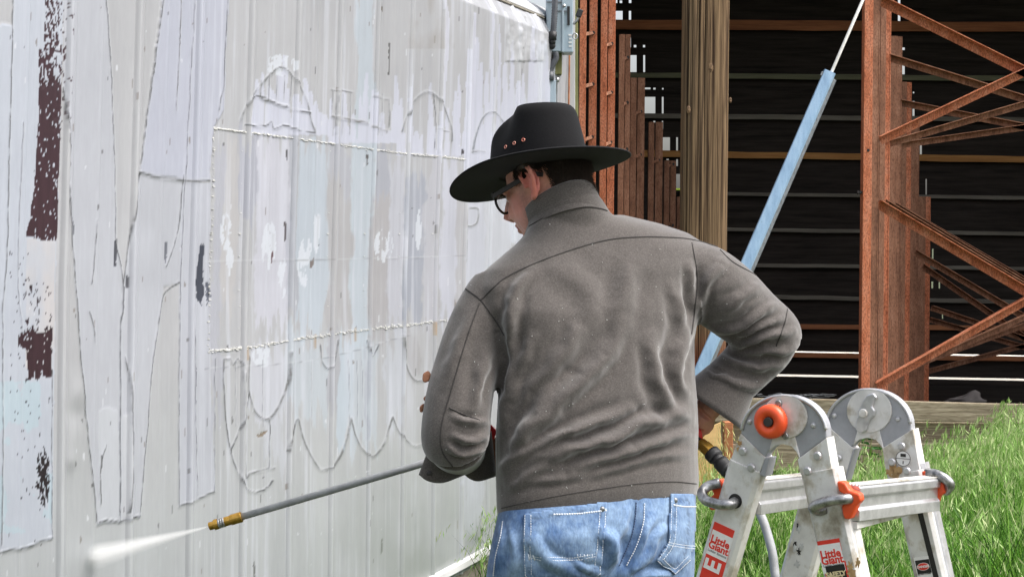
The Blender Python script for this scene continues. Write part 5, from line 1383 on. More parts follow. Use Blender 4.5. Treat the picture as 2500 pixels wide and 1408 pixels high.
for x, y in ((1468, 1243), (1644, 1221)):
    q = hit(NB, x, y, .004)
    if q:
        mb = MB(); mb.disc(q, (0, -1, 0), .006, .003, 16, .004); mb.build('rivet', M['worn_steel'], jeans, True)
# boots
for x in (1290, 1600):
    c = BP(x, 2340, .02 if x > 1500 else 0); c = Vector((c.x, c.y, 0))
    mb = MB(); f = Vector((-.42, .9, 0)).normalized(); s = Vector((f.y, -f.x, 0))
    prof = [(-.10, .040, .13), (-.09, .042, .12), (-.02, .046, .11), (.06, .048, .075), (.13, .048, .055), (.175, .036, .045), (.19, .018, .035)]
    mb.loft([[c + f * a + s * b * cc + ZUP * (h * zz) for cc, zz in ((-1, 0), (-1.05, .3), (-.8, .85), (-.3, 1), (.3, 1), (.8, .85), (1.05, .3), (1, 0))] for a, b, h in prof]); mb.build('boot', M['shoe'], person, True)

# ---- body: head, neck, arms and hands as one skin
YAW = math.radians(54); PIT = math.radians(20)
hf = Vector((-math.sin(YAW) * math.cos(PIT), math.cos(YAW) * math.cos(PIT), -math.sin(PIT)))
hl = Vector((-math.cos(YAW), -math.sin(YAW), 0))
hu = hf.cross(hl)
if hu.z < 0: hu = -hu
HC = BP(1338, 448, .080)
def HP(f, l, u): return HC + hf * f + hl * l + hu * u
bd = MB()
bd.ellipsoid(HP(-.004, 0, .022), hf * .094, hl * .077, hu * .088, 24, 16)
bd.ellipsoid(HP(.026, 0, -.035), hf * .074, hl * .066, hu * .088, 24, 16)
bd.ellipsoid(HP(.020, .028, -.055), hf * .058, hl * .040, hu * .056, 18, 12); bd.ellipsoid(HP(.020, -.028, -.055), hf * .058, hl * .040, hu * .056, 18, 12)
bd.ellipsoid(HP(.072, 0, -.100), hf * .028, hl * .030, hu * .022, 14, 10)
bd.ellipsoid(HP(.074, .026, -.036), hf * .024, hl * .024, hu * .026, 14, 10); bd.ellipsoid(HP(.074, -.026, -.036), hf * .024, hl * .024, hu * .026, 14, 10)
bd.ellipsoid(HP(.086, 0, .014), hf * .016, hl * .05, hu * .014, 14, 8)
bd.tube([HP(.096, 0, .012), HP(.110, 0, -.012), HP(.119, 0, -.032), HP(.106, 0, -.042)], [.008, .011, .015, .010], 12)
bd.ellipsoid(HP(.104, .012, -.038), hf * .010, hl * .009, hu * .008, 10, 8); bd.ellipsoid(HP(.104, -.012, -.038), hf * .010, hl * .009, hu * .008, 10, 8)
bd.ellipsoid(HP(.094, 0, -.062), hf * .010, hl * .024, hu * .007, 12, 8); bd.ellipsoid(HP(.092, 0, -.074), hf * .010, hl * .022, hu * .008, 12, 8)
for sg in (1, -1):     # eyes and ears
    bd.ellipsoid(HP(.080, .032 * sg, -.004), hf * .012, hl * .013, hu * .010, 12, 8)
    ec = lambda f, u, l=0.0: HP(-.012 + f * 1.1, (.080 + l * 1.45) * sg, -.004 + u * 1.05)
    bd.tube([ec(.014, .000, .002), ec(.016, .018, .006), ec(.006, .032, .011), ec(-.010, .032, .015), ec(-.019, .018, .017), ec(-.019, .0, .015), ec(-.012, -.016, .010), ec(-.002, -.029, .004), ec(.006, -.032, .0)],
            [.0045, .0048, .0052, .0055, .0055, .0055, .0060, .0080, .0062], 10)
    bd.tube([ec(.002, .020, .006), ec(-.008, .014, .010), ec(-.009, .0, .010), ec(-.002, -.012, .006)], .0042, 8)
    bd.ellipsoid(ec(-.006, .0, .001), hf * .017, hl * .0045, hu * .030, 12, 8)
    bd.ellipsoid(ec(.011, -.004, .004), hf * .005, hl * .004, hu * .007, 8, 6)
nb = BP(1400, 590, .05)
bd.tube([HP(-.02, 0, .0), HP(-.035, 0, -.06), HP(-.035, 0, -.09).lerp(nb, .35), nb], [.064, .060, .058, .055], 22)
# trunk and arms inside the jacket, hands outside
bd.loft([ring(1300, 1610, 1200, .08), ring(1300, 1620, 1000, .085), ring(1290, 1620, 800, .08, .02), ring(1330, 1560, 690, .055, .04), ring(1360, 1470, 640, .045, .05)])
bd.tube([BP(1400, 690, .04), BP(1215, 740, .03), BP(1140, 890, -.005), BP(1116, 1075, -.02)], [.04, .04, .04, .036], 14)
WL = BP(1150, 1112, .36)
bd.tube([BP(1116, 1075, -.02), BP(1128, 1098, .18), WL], [.042, .036, .028], 14)
bd.tube([BP(1450, 690, .04), BP(1680, 715, .03), BP(1790, 745, .04), BP(1882, 818, .055)], [.04, .04, .042, .038], 14)
WR = BP(1722, 1005, .10)
bd.tube([BP(1882, 818, .055), BP(1800, 915, .07), WR], [.044, .036, .027], 14)
GRIP_L = BP(1120, 1105, .43); GRIP_R = BP(1690, 1035, .135)
def hand(wr, grip, axis, thumb_sign):
    """palm beside the bar, four fingers curled round it, thumb from the palm's side"""
    axis = Vector(axis).normalized(); to = (grip - wr); to = (to - axis * to.dot(axis)); dist = to.length; to.normalize(); up = axis.cross(to).normalized()
    pc = wr.lerp(grip, .55)
    bd.tube([wr, pc], [.027, .032], 12)
    bd.ellipsoid(pc, axis * .042, to * max(.04, dist * .5), up * .017, 14, 10)
    for k, (o, ln, r) in enumerate(((-.030, .95, .0088), (-.010, 1.0, .0092), (.010, .96, .009), (.029, .82, .008))):
        c = grip + axis * o; R = .021 * ln
        pts = [pc + axis * o * .95 + to * .015] + [c - to * R * math.cos(t) + up * R * math.sin(t) for t in (math.radians(35), math.radians(85), math.radians(140), math.radians(195), math.radians(240))]
        bd.tube(pts, [r * 1.1, r * 1.05, r, r, r * .95, r * .8], 10)
    b0 = pc - axis * .03 * thumb_sign - to * .012
    bd.tube([b0, b0 - up * .022 - axis * .016 * thumb_sign + to * .016, grip - up * .024 - axis * .020 * thumb_sign, grip - up * .022 + to * .014 - axis * .008 * thumb_sign], [.013, .0115, .010, .0085], 10)
WAND_A, WAND_B = BP(1120, 1105, .43), P(545, 1274, 3.78)
hand(WL, WAND_A, (WAND_B - WAND_A), 1)
hand(WR, GRIP_R, Vector((.25, .2, -.9)), 1)
# thighs and calves inside the jeans
for x, dk in ((1305, 0), (1580, .02)): bd.tube([BP(1455 + (x - 1455) * .6, 1180, .0), BP(x, 1450, dk), BP(x, 1850, dk), BP(x, 2330, dk)], [.09, .075, .055, .04], 14)
BV, BQ = remesh(bd, .0030, 2)
# colour: skin, red ear, stubble
ears = np.array(HP(-.014, .09, -.008)); earn = np.array(HP(-.014, -.09, -.008))
hl_ = np.array(hl); hf_ = np.array(hf); hu_ = np.array(hu); rel = BV - np.array(HC)
cf_, cl_, cu_ = rel @ hf_, rel @ hl_, rel @ hu_
bc = np.tile(lin((212, 154, 136)), (len(BV), 1))
def bmix(w_, c): 
    global bc
    w_ = np.clip(w_, 0, 1)[:, None]; bc = bc * (1 - w_) + lin(c) * w_
bmix(.55 * np.exp(-(((cf_ - .05) / .03) ** 2 + ((cu_ + .035) / .03) ** 2)), (206, 128, 118))
de = np.minimum(np.linalg.norm((BV - ears) * 1, axis=1), np.linalg.norm(BV - earn, axis=1))
bmix((np.abs(cl_) > .0765) * np.exp(-(de / .04) ** 4) * .75, (214, 118, 108))
bmix(.6 * np.exp(-(((cf_ - .115) / .02) ** 2 + (cl_ / .02) ** 2 + ((cu_ + .035) / .02) ** 2)), (196, 112, 108))
stub = np.exp(-(((cf_ - .026) / .016) ** 2)) * ((cu_ < .03) & (cu_ > -.10)) * (np.abs(cl_) > .03) + .55 * ((cu_ < -.05) & (cf_ > -.0) & (cu_ > -.14)) * np.clip((-.045 - cu_) / .03, 0, 1)
stn = fbm(cf_ * 420, cu_ * 420, 600) * .8 + .2
bmix(stub * .75 * stn, (112, 84, 76))
bmix(.9 * ((np.abs(cu_ + .068) < .006) & (cf_ > .08) & (np.abs(cl_) < .022)), (176, 92, 90))
eye = (np.abs(np.abs(cl_) - .032) < .012) & (np.abs(cu_ + .004) < .008) & (cf_ > .084)
bmix(1.0 * eye, (226, 222, 218)); bmix(1.0 * (eye & (np.abs(np.abs(cl_) - .032) < .005)), (60, 46, 38))
bmix(.9 * ((np.abs(np.abs(cl_) - .034) < .02) & (np.abs(cu_ - .018) < .005) & (cf_ > .06)), (70, 50, 40))
body = mesh_obj('body', BV, BQ, M['skin'], person, True, cols=bc)
BB = bvh_of(BV, BQ)
# hair: short clipped strands over the back and sides of the skull
rh = random.Random(21); vs = []; fs = []
def strand(p, d, ln, wd):
    b = d.orthogonal().normalized() * wd; k = len(vs); vs.extend([p - b, p + b, p + d * ln]); fs.append((k, k + 1, k + 2))
hn = vnormals(BV, BQ)
fade_lo = -.062 - .0 * cf_
cand = np.where((cu_ > -.078) & (cu_ < .052) & (cf_ < .03) & (cf_ > -.16) & (de > .034) & (np.abs(cl_) < .1))[0]
hairv = []
for i in cand:
    f, u, l = cf_[i], cu_[i], cl_[i]
    if f > -.045 and u < .012 + .0 * f and not (f > .012 and f < .03 and u > -.03): continue       # ear and jaw stay clear except the sideburn
    if f <= -.045 and u < -.052 - .1 * (f + .045) * 0 : continue
    edge_ = (u + .052) / .03 if f <= -.045 else (u - .012) / .02
    reps = 5 if edge_ > .4 else 3
    for r_ in range(reps):
        if rh.random() > min(1, .35 + edge_): continue
        p = Vector(BV[i]) + Vector((rh.uniform(-1, 1), rh.uniform(-1, 1), rh.uniform(-1, 1))) * .0035
        n = Vector(hn[i]); d = (n * .45 - hu * .75 - hf * .45 + Vector((rh.uniform(-1, 1), rh.uniform(-1, 1), rh.uniform(-1, 1))) * .3).normalized()
        strand(p, d, rh.uniform(.008, .016), .0007)
o = mesh_obj('hair', vs, fs, M['hair'], person); 
# scalp shade under the hair: a thin cap
capm = (cu_ > -.046) & (cf_ < -.05) & (de > .038) & (np.abs(cl_) < .09) | ((cu_ > .02) & (cu_ < .05) & (cf_ < .03))
keep = capm[BQ].all(1) & (rel @ hu_ > -.06)[BQ].all(1) & (np.linalg.norm(rel, axis=1) < .2)[BQ].all(1)
qk = BQ[keep]; used, inv = np.unique(qk, return_inverse=True)
mesh_obj('scalp_hair', BV[used] + hn[used] * .0022, inv.reshape(-1, 4), M['hair'], person, True)

# ---- glasses
gl = MB()
for sg in (1, -1):
    gl.bar(HP(.094, .073 * sg, .004), HP(-.020, .0815 * sg, .013), hu, .0105, .0045)
    gl.bar(HP(-.019, .0815 * sg, .013), HP(-.045, .080 * sg, .000), hu, .0095, .0045)
    gl.bar(HP(.096, .074 * sg, .006), HP(.100, .050 * sg, .008), hu, .013, .006)
    rim = [HP(.100 + .004 * (1 - abs(math.cos(t))), .036 * sg + .027 * math.cos(t), -.010 + .021 * math.sin(t)) for t in np.linspace(0, 2 * math.pi, 26)]
    gl.tube(rim, .0030, 8, False)
gl.bar(HP(.103, .010, -.002), HP(.103, -.010, -.002), hu, .005, .004)
glasses = gl.build('glasses', M['frame'], person, bevel=.0008)
m, t_, b_ = mat_new('lens_glass'); b_.inputs['Base Color'].default_value = (.95, .97, .98, 1); b_.inputs['Alpha'].default_value = .14
nz_ = N(t_, 'ShaderNodeTexNoise', i_Scale=40.0); rp_ = ramp(t_, [(0, (.01,) * 3), (1, (.05,) * 3)]); t_.links.new(nz_.outputs['Fac'], rp_.inputs[0]); t_.links.new(rp_.outputs[0], b_.inputs['Roughness'])
for sg in (1, -1):
    mb = MB(); rim = [HP(.1005 + .003 * (1 - abs(math.cos(q))), .036 * sg + .026 * math.cos(q), -.010 + .020 * math.sin(q)) for q in np.linspace(0, 2 * math.pi, 25)[:-1]]; mb.prism(rim, hf * .0012); mb.build('lens', m, glasses)

# ---- hat
HPIT = math.radians(13)
tf = Vector((-math.sin(YAW) * math.cos(HPIT), math.cos(YAW) * math.cos(HPIT), -math.sin(HPIT))); tl = hl; tu = tf.cross(tl); tu = tu if tu.z > 0 else -tu
HROL = math.radians(3); tl, tu = tl * math.cos(HROL) + tu * math.sin(HROL), tu * math.cos(HROL) - tl * math.sin(HROL)
TC = BP(1316, 414, .085)
def TP(f, l, u): return TC + tf * f + tl * l + tu * u
NT = 72
def brim_z(t, q):
    """brim height: sides curl up a little, front dips"""
    c, s = math.cos(t), math.sin(t)
    z = .006 * s * s * q ** 1.6 - .020 * max(0, c) ** 1.6 * q ** 1.3 - .006 * max(0, -c) ** 2 * q
    return z
def brim_pt(t, q, dz=0.0):
    a0, b0 = .092, .078; a1, b1 = .207, .174
    return TP((a0 + (a1 - a0) * q) * math.cos(t), (b0 + (b1 - b0) * q) * math.sin(t), brim_z(t, q) + dz)
mb = MB(); T_ = [2 * math.pi * k / NT for k in range(NT)]
qs = [0, .15, .3, .45, .6, .75, .88, .96, 1.0]
mb.loft([[brim_pt(t, q, .0025 if 0 < q < .99 else .0) for t in T_] for q in qs] + [[brim_pt(t, 1.006, -.002) for t in T_]] + [[brim_pt(t, q, -.0035) for t in T_] for q in qs[::-1]] , caps=False)
hat = None
brim_mb = mb
mb = MB()
rings = []
def crown_r(t, h):
    """radius factor and height for level h (0..1)"""
    return 1.0 - .13 * h ** 1.3
for q_ in (.02, .5, .92, .985): rings.append([TP(.112 * q_ * math.cos(t), .096 * q_ * math.sin(t), -.0015) for t in T_])
for h in [-.012, 0, .03, .08, .2, .35, .5, .62, .74, .84, .92, .97, 1.0]:
    rr_ = []
    for t in T_:
        c, s = math.cos(t), math.sin(t)
        top = .132 - .066 * max(0, c) ** 1.5 - .008 * max(0, -c)
        k = crown_r(t, max(0, h))
        if h > .84: k *= 1 - .11 * ((h - .84) / .16) ** 2
        pin = .042 * max(0, h) ** 2.2 * (math.exp(-((t - math.radians(78)) / .34) ** 2) + math.exp(-((t - math.radians(282)) / .34) ** 2))
        rr_.append(TP((.112 - pin * .8) * k * c - .003 * h, (.096 - pin) * k * s, top * h))
    rings.append(rr_)
# top with a lengthwise crease
topc = rings[-1]
for q in (.82, .6, .38, .18, .04):
    rr_ = []
    for i, t in enumerate(T_):
        p = topc[i]; c0_ = None
        base_h = (p - TC).dot(tu)
        lf, ll = (p - TC).dot(tf) * q, (p - TC).dot(tl) * q
        dent = .030 * math.exp(-(ll / .026) ** 2) * (1 - .35 * (lf / .1) ** 2) * (1 - q ** 6)
        hh = base_h * q + (1 - q) * .114
        rr_.append(TP(lf, ll, hh + .006 * (1 - q) - dent))
    rings.append(rr_)
mb.loft(rings, caps=True)
hat = mb.build('hat', M['felt'], person, True); tag(hat, 'black felt wide-brimmed hat')
sub = hat.modifiers.new('s', 'SUBSURF'); sub.levels = 1; sub.render_levels = 2
brim = brim_mb.build('brim', M['felt'], hat, True); sub = brim.modifiers.new('s', 'SUBSURF'); sub.levels = 1; sub.render_levels = 1
hv = [v.co + ORG[person] for v in hat.data.vertices]; HB = BVHTree.FromPolygons([tuple(q) for q in hv], [tuple(p.vertices) for p in hat.data.polygons])
M['eyelet'] = noise_mat('copper_eyelet', [(0.3, L3(196, 110, 92)), (0.7, L3(236, 176, 158))], (90, 90, 90), rough=0.3, metallic=0.5)
for x, y in ((1235, 359), (1256, 350), (1278, 342)):
    d = ray(x, y).normalized(); loc, n, i_, _ = HB.ray_cast(EYE, d)
    if loc is None: continue
    n = n if n.dot(d) < 0 else -n
    a = n.orthogonal().normalized(); b = n.cross(a); mb = MB()
    mb.tube([loc + n * .001 + a * .0032 * math.cos(t) + b * .0032 * math.sin(t) for t in np.linspace(0, 2 * math.pi, 16)], .0011, 6, False); mb.build('eyelet', M['eyelet'], hat, True)
# ------------------------------------------------------------ pressure washer gun and lance
wash = thing('pressure_washer_lance', tuple(WAND_A), 'long grey pressure washer lance with brass tip held toward the wall', 'pressure washer')
dW = (WAND_B - WAND_A).normalized()
GUN0 = WAND_A - dW * .02
mb = MB(); mb.tube([WAND_A - dW * .05, WAND_A.lerp(WAND_B, .3), WAND_B], [.0085, .0085, .008], 14); mb.build('lance_tube', M['hose_grey'], wash, True)
tip = WAND_B
def cyl(a, b, r, name, mat, seg=18, sm=True):
    m_ = MB(); m_.tube([tip + dW * a, tip + dW * b], r, seg); return m_.build(name, mat, wash, False, bevel=.0012)
cyl(-.045, -.018, .0125, 'brass_coupler', M['brass']); cyl(-.019, -.003, .011, 'coupler_neck', M['brass']); 
for k in range(3): cyl(-.004 + k * .0055, .0005 + k * .0055, .0118, 'spring_ring', M['steel'])
cyl(.012, .022, .0125, 'nozzle_collar', M['brass']); cyl(.022, .034, .0095, 'nozzle', M['brass'])
# gun body across the front of the person, handle at the right hip
gA = WAND_A - dW * .04; gB = BP(1640, 985, .26)
mb = MB(); mb.tube([gA, gA.lerp(gB, .2), gA.lerp(gB, .75), gB], [.012, .016, .018, .022], 14); mb.build('gun_barrel', M['black_rubber'], wash, True)
mb = MB(); mb.tube([gB, BP(1675, 1000, .2), GRIP_R, BP(1698, 1072, .10)], [.022, .020, .017, .017], 14); mb.build('gun_handle', M['red_plastic'], wash, True)
mb = MB(); mb.prism([BP(1186, 1056, .16), BP(1198, 1036, .16), BP(1214, 1052, .16), BP(1206, 1072, .16), BP(1192, 1078, .16)], (0, .012, 0)); mb.build('gun_guard', M['red_plastic'], wash, bevel=.002)
mb = MB(); mb.prism([BP(1190, 1079, .17), BP(1212, 1066, .17), BP(1222, 1150, .17), BP(1200, 1150, .17)], (0, .012, 0)); mb.build('gun_shroud', M['leather'], wash, bevel=.002)
# fitting and hose
hs = thing('pressure_hose', tuple(P(1890, 1400, 3.3)), 'grey pressure hose with brass and black coupling behind ladder', 'hose')
pts = [tuple(BP(1690, 1062, .10)), tuple(P(1708, 1080, 3.60)), tuple(P(1732, 1100, 3.58)), tuple(P(1768, 1138, 3.55)), tuple(P(1815, 1190, 3.5)), tuple(P(1852, 1245, 3.45)), tuple(P(1876, 1310, 3.42)), tuple(P(1890, 1380, 3.4)), tuple(P(1892, 1480, 3.4)), tuple(P(1880, 1900, 3.5)), tuple(P(1900, 2260, 3.55))]
sp = smooth_path(pts, 8)
mb = MB(); mb.tube(sp[24:], .0095, 12); mb.build('hose', M['hose_grey'], hs, True)
def along_h(i0, i1, r, name, mat, seg=12): 
    m_ = MB(); m_.tube(sp[i0:i1 + 1], r, seg); m_.build(name, mat, hs, seg > 8, bevel=0 if seg > 8 else .001)
along_h(0, 9, .009, 'hose_stub', M['dark_metal']); along_h(9, 14, .0135, 'brass_coupling', M['brass'], 12); along_h(13, 17, .0165, 'hex_nut', M['brass'], 6); along_h(17, 20, .0185, 'rubber_sleeve', M['black_rubber']); along_h(20, 22, .015, 'rubber_sleeve', M['black_rubber']); along_h(22, 26, .0175, 'rubber_sleeve', M['black_rubber'])

# ------------------------------------------------------------ water spray
S0 = tip + dW * .034
S1 = wall_pt(226, 1358, .0)
dS = (S1 - S0); Ls = dS.length; e1_ = dS.normalized(); e2_ = e1_.cross(ZUP).normalized(); e3_ = e1_.cross(e2_)
R0, R1 = .0022, .036
mb = MB(); NS = 16
for_r = lambda f: R0 + (R1 - R0) * f ** 1.1
mb.loft([[Vector((Ls * f, for_r(f) * math.cos(2 * math.pi * k / 20), for_r(f) * math.sin(2 * math.pi * k / 20))) for k in range(20)] for f in np.linspace(0, 1, NS)])
m = bpy.data.materials.new('water_mist'); m.use_nodes = True; t_ = m.node_tree
for n_ in list(t_.nodes): t_.nodes.remove(n_)
out_ = N(t_, 'ShaderNodeOutputMaterial'); vol = N(t_, 'ShaderNodeVolumePrincipled'); vol.inputs['Color'].default_value = (1, 1, 1, 1); vol.inputs['Anisotropy'].default_value = 0.0
tc_ = N(t_, 'ShaderNodeTexCoord'); sx_ = N(t_, 'ShaderNodeSeparateXYZ'); t_.links.new(tc_.outputs['Object'], sx_.inputs[0])
def mth(op, a, b=None):
    n_ = N(t_, 'ShaderNodeMath', operation=op)
    for k_, q_ in enumerate((a, b)):
        if q_ is None: continue
        if isinstance(q_, (int, float)): n_.inputs[k_].default_value = q_
        else: t_.links.new(q_, n_.inputs[k_])
    return n_.outputs[0]
fx_ = mth('MAXIMUM', mth('DIVIDE', sx_.outputs[0], Ls), 0.001)
rr_ = mth('SQRT', mth('ADD', mth('MULTIPLY', sx_.outputs[1], sx_.outputs[1]), mth('MULTIPLY', sx_.outputs[2], sx_.outputs[2])))
rad_ = mth('ADD', mth('MULTIPLY', mth('POWER', fx_, 1.1), R1 - R0), R0)
fall = mth('POWER', mth('MAXIMUM', mth('SUBTRACT', 1.0, mth('DIVIDE', rr_, rad_)), 0.0), 1.3)
mp_ = N(t_, 'ShaderNodeMapping'); mp_.inputs['Scale'].default_value = (6, 90, 90); t_.links.new(tc_.outputs['Object'], mp_.inputs['Vector'])
nz_ = N(t_, 'ShaderNodeTexNoise', i_Scale=1.0, i_Detail=3); t_.links.new(mp_.outputs[0], nz_.inputs['Vector'])
dens = mth('MULTIPLY', mth('MULTIPLY', fall, mth('ADD', mth('MULTIPLY', nz_.outputs['Fac'], 1.4), .3)), mth('DIVIDE', 1.25, mth('ADD', rad_, .004)))
t_.links.new(dens, vol.inputs['Density']); t_.links.new(vol.outputs[0], out_.inputs['Volume'])
o = mb.build('water_spray', m); o.matrix_world = Matrix(((e1_.x, e2_.x, e3_.x, S0.x), (e1_.y, e2_.y, e3_.y, S0.y), (e1_.z, e2_.z, e3_.z, S0.z), (0, 0, 0, 1)))
tag(o, 'cone of white water spray from the brass nozzle hitting the wall', 'spray', kind='stuff')
SC.cycles.volume_bounces = 6; SC.cycles.volume_step_rate = 0.3

# ------------------------------------------------------------ grass
def grass(n, xf, yf, hmin, hmax, rng, wd=.0035, lean=.35, heads=0.3, cols=None, zf=None, seg=4):
    x = xf(rng, n); y = yf(rng, n) if callable(yf) else yf
    ht = hmin + (hmax - hmin) * rng.random(n) ** 1.3
    if zf is not None: ht = ht * zf(x, y)
    az = rng.random(n) * 2 * np.pi; ln = lean * (.3 + rng.random(n))
    bx, by = np.cos(az) * ln, np.sin(az) * ln
    fa = rng.random(n) * np.pi; wx, wy = np.cos(fa), np.sin(fa) * .5
    V = np.empty((n, seg * 2 + 1, 3)); C = np.empty((n, seg * 2 + 1, 3))
    base = cols[rng.integers(0, len(cols), n)] * (0.75 + .5 * rng.random((n, 1)))
    for s in range(seg):
        f = s / seg; w_ = wd * (1 - f * .8) * (.6 + .8 * rng.random(n) * 0 + .4)
        cx = x + bx * ht * f ** 2; cy = y + by * ht * f ** 2; cz = ht * (f - .25 * ln * f ** 2)
        V[:, 2 * s] = np.stack([cx - wx * w_, cy - wy * w_, cz], 1); V[:, 2 * s + 1] = np.stack([cx + wx * w_, cy + wy * w_, cz], 1)
        C[:, 2 * s] = C[:, 2 * s + 1] = base
    V[:, -1] = np.stack([x + bx * ht, y + by * ht, ht * (1 - .3 * ln)], 1); C[:, -1] = base
    k = (seg * 2 + 1); off = np.arange(n)[:, None] * k
    tr = []
    for s in range(seg - 1):
        a = 2 * s; tr += [(a, a + 1, a + 3), (a, a + 3, a + 2)]
    tr.append((2 * seg - 2, 2 * seg - 1, 2 * seg))
    Tt = np.concatenate([off + np.array(t)[None] for t in tr], 0)
    return V.reshape(-1, 3), Tt, C.reshape(-1, 3), np.stack([x + bx * ht, y + by * ht, ht * (1 - .3 * ln)], 1), np.stack([bx, by], 1)
def seed_heads(tips, dirs, rng, cols, size=.018, per=9, droop=.09):
    n = len(tips); vs = []; 
    N_ = n * per
    i = np.repeat(np.arange(n), per); f = rng.random(N_)
    d = dirs[i] / (np.linalg.norm(dirs[i], axis=1, keepdims=True) + 1e-6)
    c = tips[i] + np.stack([d[:, 0] * f * droop * .7, d[:, 1] * f * droop * .7, .02 - f * f * droop * 1.1], 1) + rng.normal(0, .006, (N_, 3))
    l = size * (.6 + .8 * rng.random(N_)); w_ = l * .13
    dd = np.stack([d[:, 0] * .35 + rng.normal(0, .25, N_), d[:, 1] * .35 + rng.normal(0, .25, N_), -.8 + rng.normal(0, .25, N_)], 1)
    s = rng.normal(0, 1, (N_, 3)); s[:, 2] *= .2; s /= np.linalg.norm(s, axis=1, keepdims=True)
    V = np.stack([c - dd * l[:, None], c + s * w_[:, None], c + dd * l[:, None], c - s * w_[:, None]], 1).reshape(-1, 3)
    b = np.arange(N_)[:, None] * 4
    T = np.concatenate([b + np.array([[0, 1, 2]]), b + np.array([[0, 2, 3]])], 0)
    C = np.repeat(cols[rng.integers(0, len(cols), N_)] * (.8 + .4 * rng.random((N_, 1))), 4, 0)
    return V, T, C
GC = np.array([L3(70, 118, 30), L3(92, 144, 38), L3(44, 84, 22), L3(118, 164, 58), L3(34, 68, 18), L3(80, 130, 36)])  # darkest greens paint in the shadow gaps between blades
HCOL = np.array([L3(140, 176, 96), L3(168, 194, 124), L3(116, 156, 70), L3(184, 196, 142)])
rng = np.random.default_rng(77)
def xs_for(ymin, ymax):
    pass
parts_ = []
n = 64000
yy = 4.6 + 5.05 * rng.random(n) ** .9
def lim(rg_, n_): return None
xl = np.maximum(yy * (1640 - 1250) / F, 0.1); xr = yy * (2640 - 1250) / F
xx = xl + (xr - xl) * rng.random(n)
hscale = .55 + .55 * fbm(xx * 1.5, yy * 1.0, 700, 3) + .28 * np.clip((xx / yy * F + 1250 - 2150) / 350, 0, 1) - .22 * (xx / yy * F + 1250 < 2020)
pxx = xx / yy * F + 1250
ylim = np.interp(pxx, [1600, 2000, 2200, 2330, 2420, 2700], [1215, 1200, 1175, 1140, 1125, 1130]) + 70 * (fbm(xx * 5, yy * 2, 701, 3) - .5)
cap = 1.5 - (ylim - 568) / F * yy
V, T, C, tips, dirs = grass(n, lambda r_, n_: xx, yy, .26, .74, rng, wd=.0044, lean=.40, cols=GC, zf=lambda x, y: hscale)
def cap_heights(V, per):
    return V
fac = np.clip(cap * (.62 + .36 * rng.random(n)) / np.maximum(tips[:, 2], .05), .1, 1)
V = V.reshape(n, -1, 3); V[:, :, 2] *= fac[:, None]; V = V.reshape(-1, 3); tips[:, 2] *= fac
parts_.append((V, T, C))
sel = (rng.random(n) < .17) & (tips[:, 2] > .1)
V2, T2, C2 = seed_heads(tips[sel], dirs[sel], rng, HCOL, size=.021, per=10, droop=.13)
parts_.append((V2, T2, C2))
# sparse tall seeding stalks standing above the rest
n5 = 1500; y5 = 5.6 + 3.7 * rng.random(n5); p5 = 1690 + 900 * rng.random(n5) ** .8; x5 = y5 * (p5 - 1250) / F
h5 = 1.5 - (np.interp(p5, [1690, 2000, 2250, 2400, 2600], [1190, 1180, 1135, 1075, 1060]) + rng.normal(0, 28, n5) - 568) / F * y5
V, T, C, tips, dirs = grass(n5, lambda r_, n_: x5, y5, 1.0, 1.02, rng, wd=.0026, lean=.12, cols=GC * 1.2, zf=lambda x, y: np.clip(h5, .12, .85))
parts_.append((V, T, C)); parts_.append(seed_heads(tips, dirs, rng, HCOL, size=.019, per=16, droop=.13))
# a taller clump at the right edge against the fence
n3 = 130; y3 = 9.0 + .5 * rng.random(n3); x3 = y3 * ((2470 + rng.normal(0, 9, n3)) - 1250) / F
V, T, C, tips, dirs = grass(n3, lambda r_, n_: x3, y3, .34, .56, rng, wd=.004, lean=.10, cols=GC); parts_.append((V, T, C))
parts_.append(seed_heads(tips, dirs, rng, HCOL, size=.018, per=14, droop=.16))
def join(ps):
    vs, ts, cs, o = [], [], [], 0
    for V, T, C in ps: vs.append(V); ts.append(T + o); cs.append(C); o += len(V)
    return np.concatenate(vs), np.concatenate(ts), np.concatenate(cs)
M['grass'] = attr_mat('grass_blade', rough=0.6, spec=0.25, noise=0.1, nscale=(20, 20, 20), trans=0.25)
V, T, C = join(parts_); o = mesh_obj('grass', V, T, M['grass'], cols=C); tag(o, 'tall bright green seeding grass behind the ladder', 'grass', kind='stuff')
# short turf under the person and along the shed
n = 26000
yy = 3.0 + 5.2 * rng.random(n); xlo = WT * yy - WB + .04; xx = xlo + (np.maximum(.45, yy * .11) - xlo) * rng.random(n)
V, T, C, tips, dirs = grass(n, lambda r_, n_: xx, yy, .03, .12, rng, wd=.003, lean=.6, cols=GC * .8); o = mesh_obj('turf', V, T, M['grass'], cols=C); tag(o, 'short green turf at the foot of the shed', 'grass', kind='stuff')
# weeds at the foot of the shed
def weed(x, y, hgt, n, seed, lbl):
    rg_ = np.random.default_rng(seed); b = wall_pt(x, y, .10); b.z = 0
    V, T, C, tips, dirs = grass(n, lambda r_, n_: b.x + rg_.normal(0, .05, n_), b.y + rg_.normal(0, .10, n), hgt * .55, hgt, rg_, wd=.0022, lean=.45, cols=GC * .75)
    t = thing('weed', tuple(b), lbl, 'weed')
    tag(mesh_obj('stems', V, T, M['grass'], t, cols=C), kind='stuff')
    V, T, C = seed_heads(tips, dirs, rg_, HCOL * .8, size=.016, per=10, droop=.12); tag(mesh_obj('seed_heads', V, T, M['grass'], t, cols=C), kind='stuff')
weed(1150, 1500, .42, 90, 3, 'feathery green weed clump at the foot of the white wall'); weed(1195, 1400, .40, 26, 4, 'thin green weed against the wall beside the jacket hem')
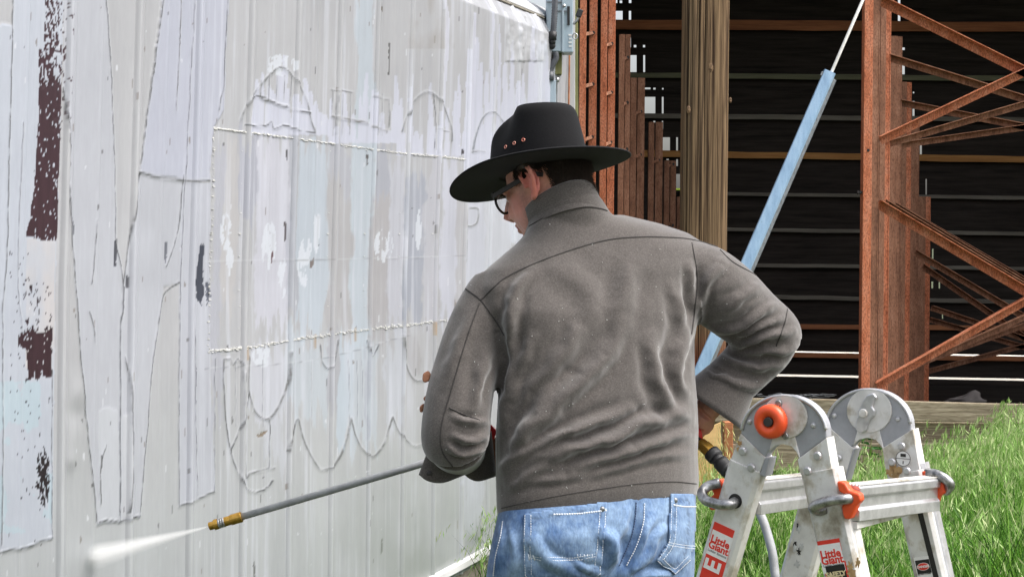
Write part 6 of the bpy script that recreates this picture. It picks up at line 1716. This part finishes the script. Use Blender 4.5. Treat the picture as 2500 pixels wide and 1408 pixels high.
# broad-leaved plant behind the ladder
def broadleaf(px, py, Y, spread, hgt, n, seed, lbl):
    rg_ = random.Random(seed); b = P(px, py, Y); b.z = 0
    t = thing('leafy_plant', tuple(b), lbl, 'plant'); vs = []; fs = []; cs = []; st = MB()
    for k in range(n):
        a = rg_.uniform(0, 6.28); rr_ = spread * rg_.random() ** .5; h = hgt * rg_.uniform(.35, 1)
        c = b + Vector((math.cos(a) * rr_, math.sin(a) * rr_ * .6, h)); st.tube([b, b.lerp(c, .6) + Vector((0, 0, .03)), c], [.003, .002, .0015], 4)
        L_ = rg_.uniform(.05, .10); d = Vector((math.cos(a), math.sin(a), rg_.uniform(-.5, .3))).normalized(); s = d.cross(ZUP).normalized(); u_ = s.cross(d)
        col_ = [L3(58, 104, 46), L3(74, 124, 56), L3(46, 88, 40)][k % 3]; i0 = len(vs)
        prof = [(0, .02), (.2, .32), (.38, .40), (.45, .30), (.62, .34), (.8, .2), (1, 0)]
        for f, w_ in prof: vs.extend([c + d * L_ * f + s * L_ * w_ + u_ * L_ * .08 * math.sin(f * 9), c + d * L_ * f - u_ * L_ * .06, c + d * L_ * f - s * L_ * w_ + u_ * L_ * .08 * math.sin(f * 9 + 1)]); cs.extend([col_] * 3)
        for q in range(len(prof) - 1):
            e = i0 + q * 3; fs.append((e, e + 1, e + 4, e + 3)); fs.append((e + 1, e + 2, e + 5, e + 4))
    st.build('stems', M['moss_wood'], t); mesh_obj('leaves', vs, fs, M['leaf'], t, cols=np.array(cs))
broadleaf(2105, 1180, 8.6, .13, .46, 46, 5, 'dark green broad-leaved plant seen between the ladder hinges')
# dry tuft by the right cuff
n4 = 60; b4 = P(1745, 1150, 8.0)
V, T, C, tips, dirs = grass(n4, lambda r_, n_: b4.x + rng.normal(0, .03, n4), b4.y + rng.normal(0, .05, n4), .40, .60, rng, wd=.003, lean=.22, cols=np.array([L3(186, 178, 112), L3(160, 164, 90)])); 
tf4 = thing('dry_grass_tuft', (b4.x, b4.y, 0), 'pale dry grass tuft beside the plywood offcut', 'grass tuft'); tag(mesh_obj('blades', V, T, M['grass'], tf4, cols=C), kind='stuff')
V, T, C = seed_heads(tips, dirs, rng, np.array([L3(196, 190, 130), L3(176, 176, 110)]), size=.016, per=8, droop=.1); tag(mesh_obj('seed_heads', V, T, M['grass'], tf4, cols=C), kind='stuff')
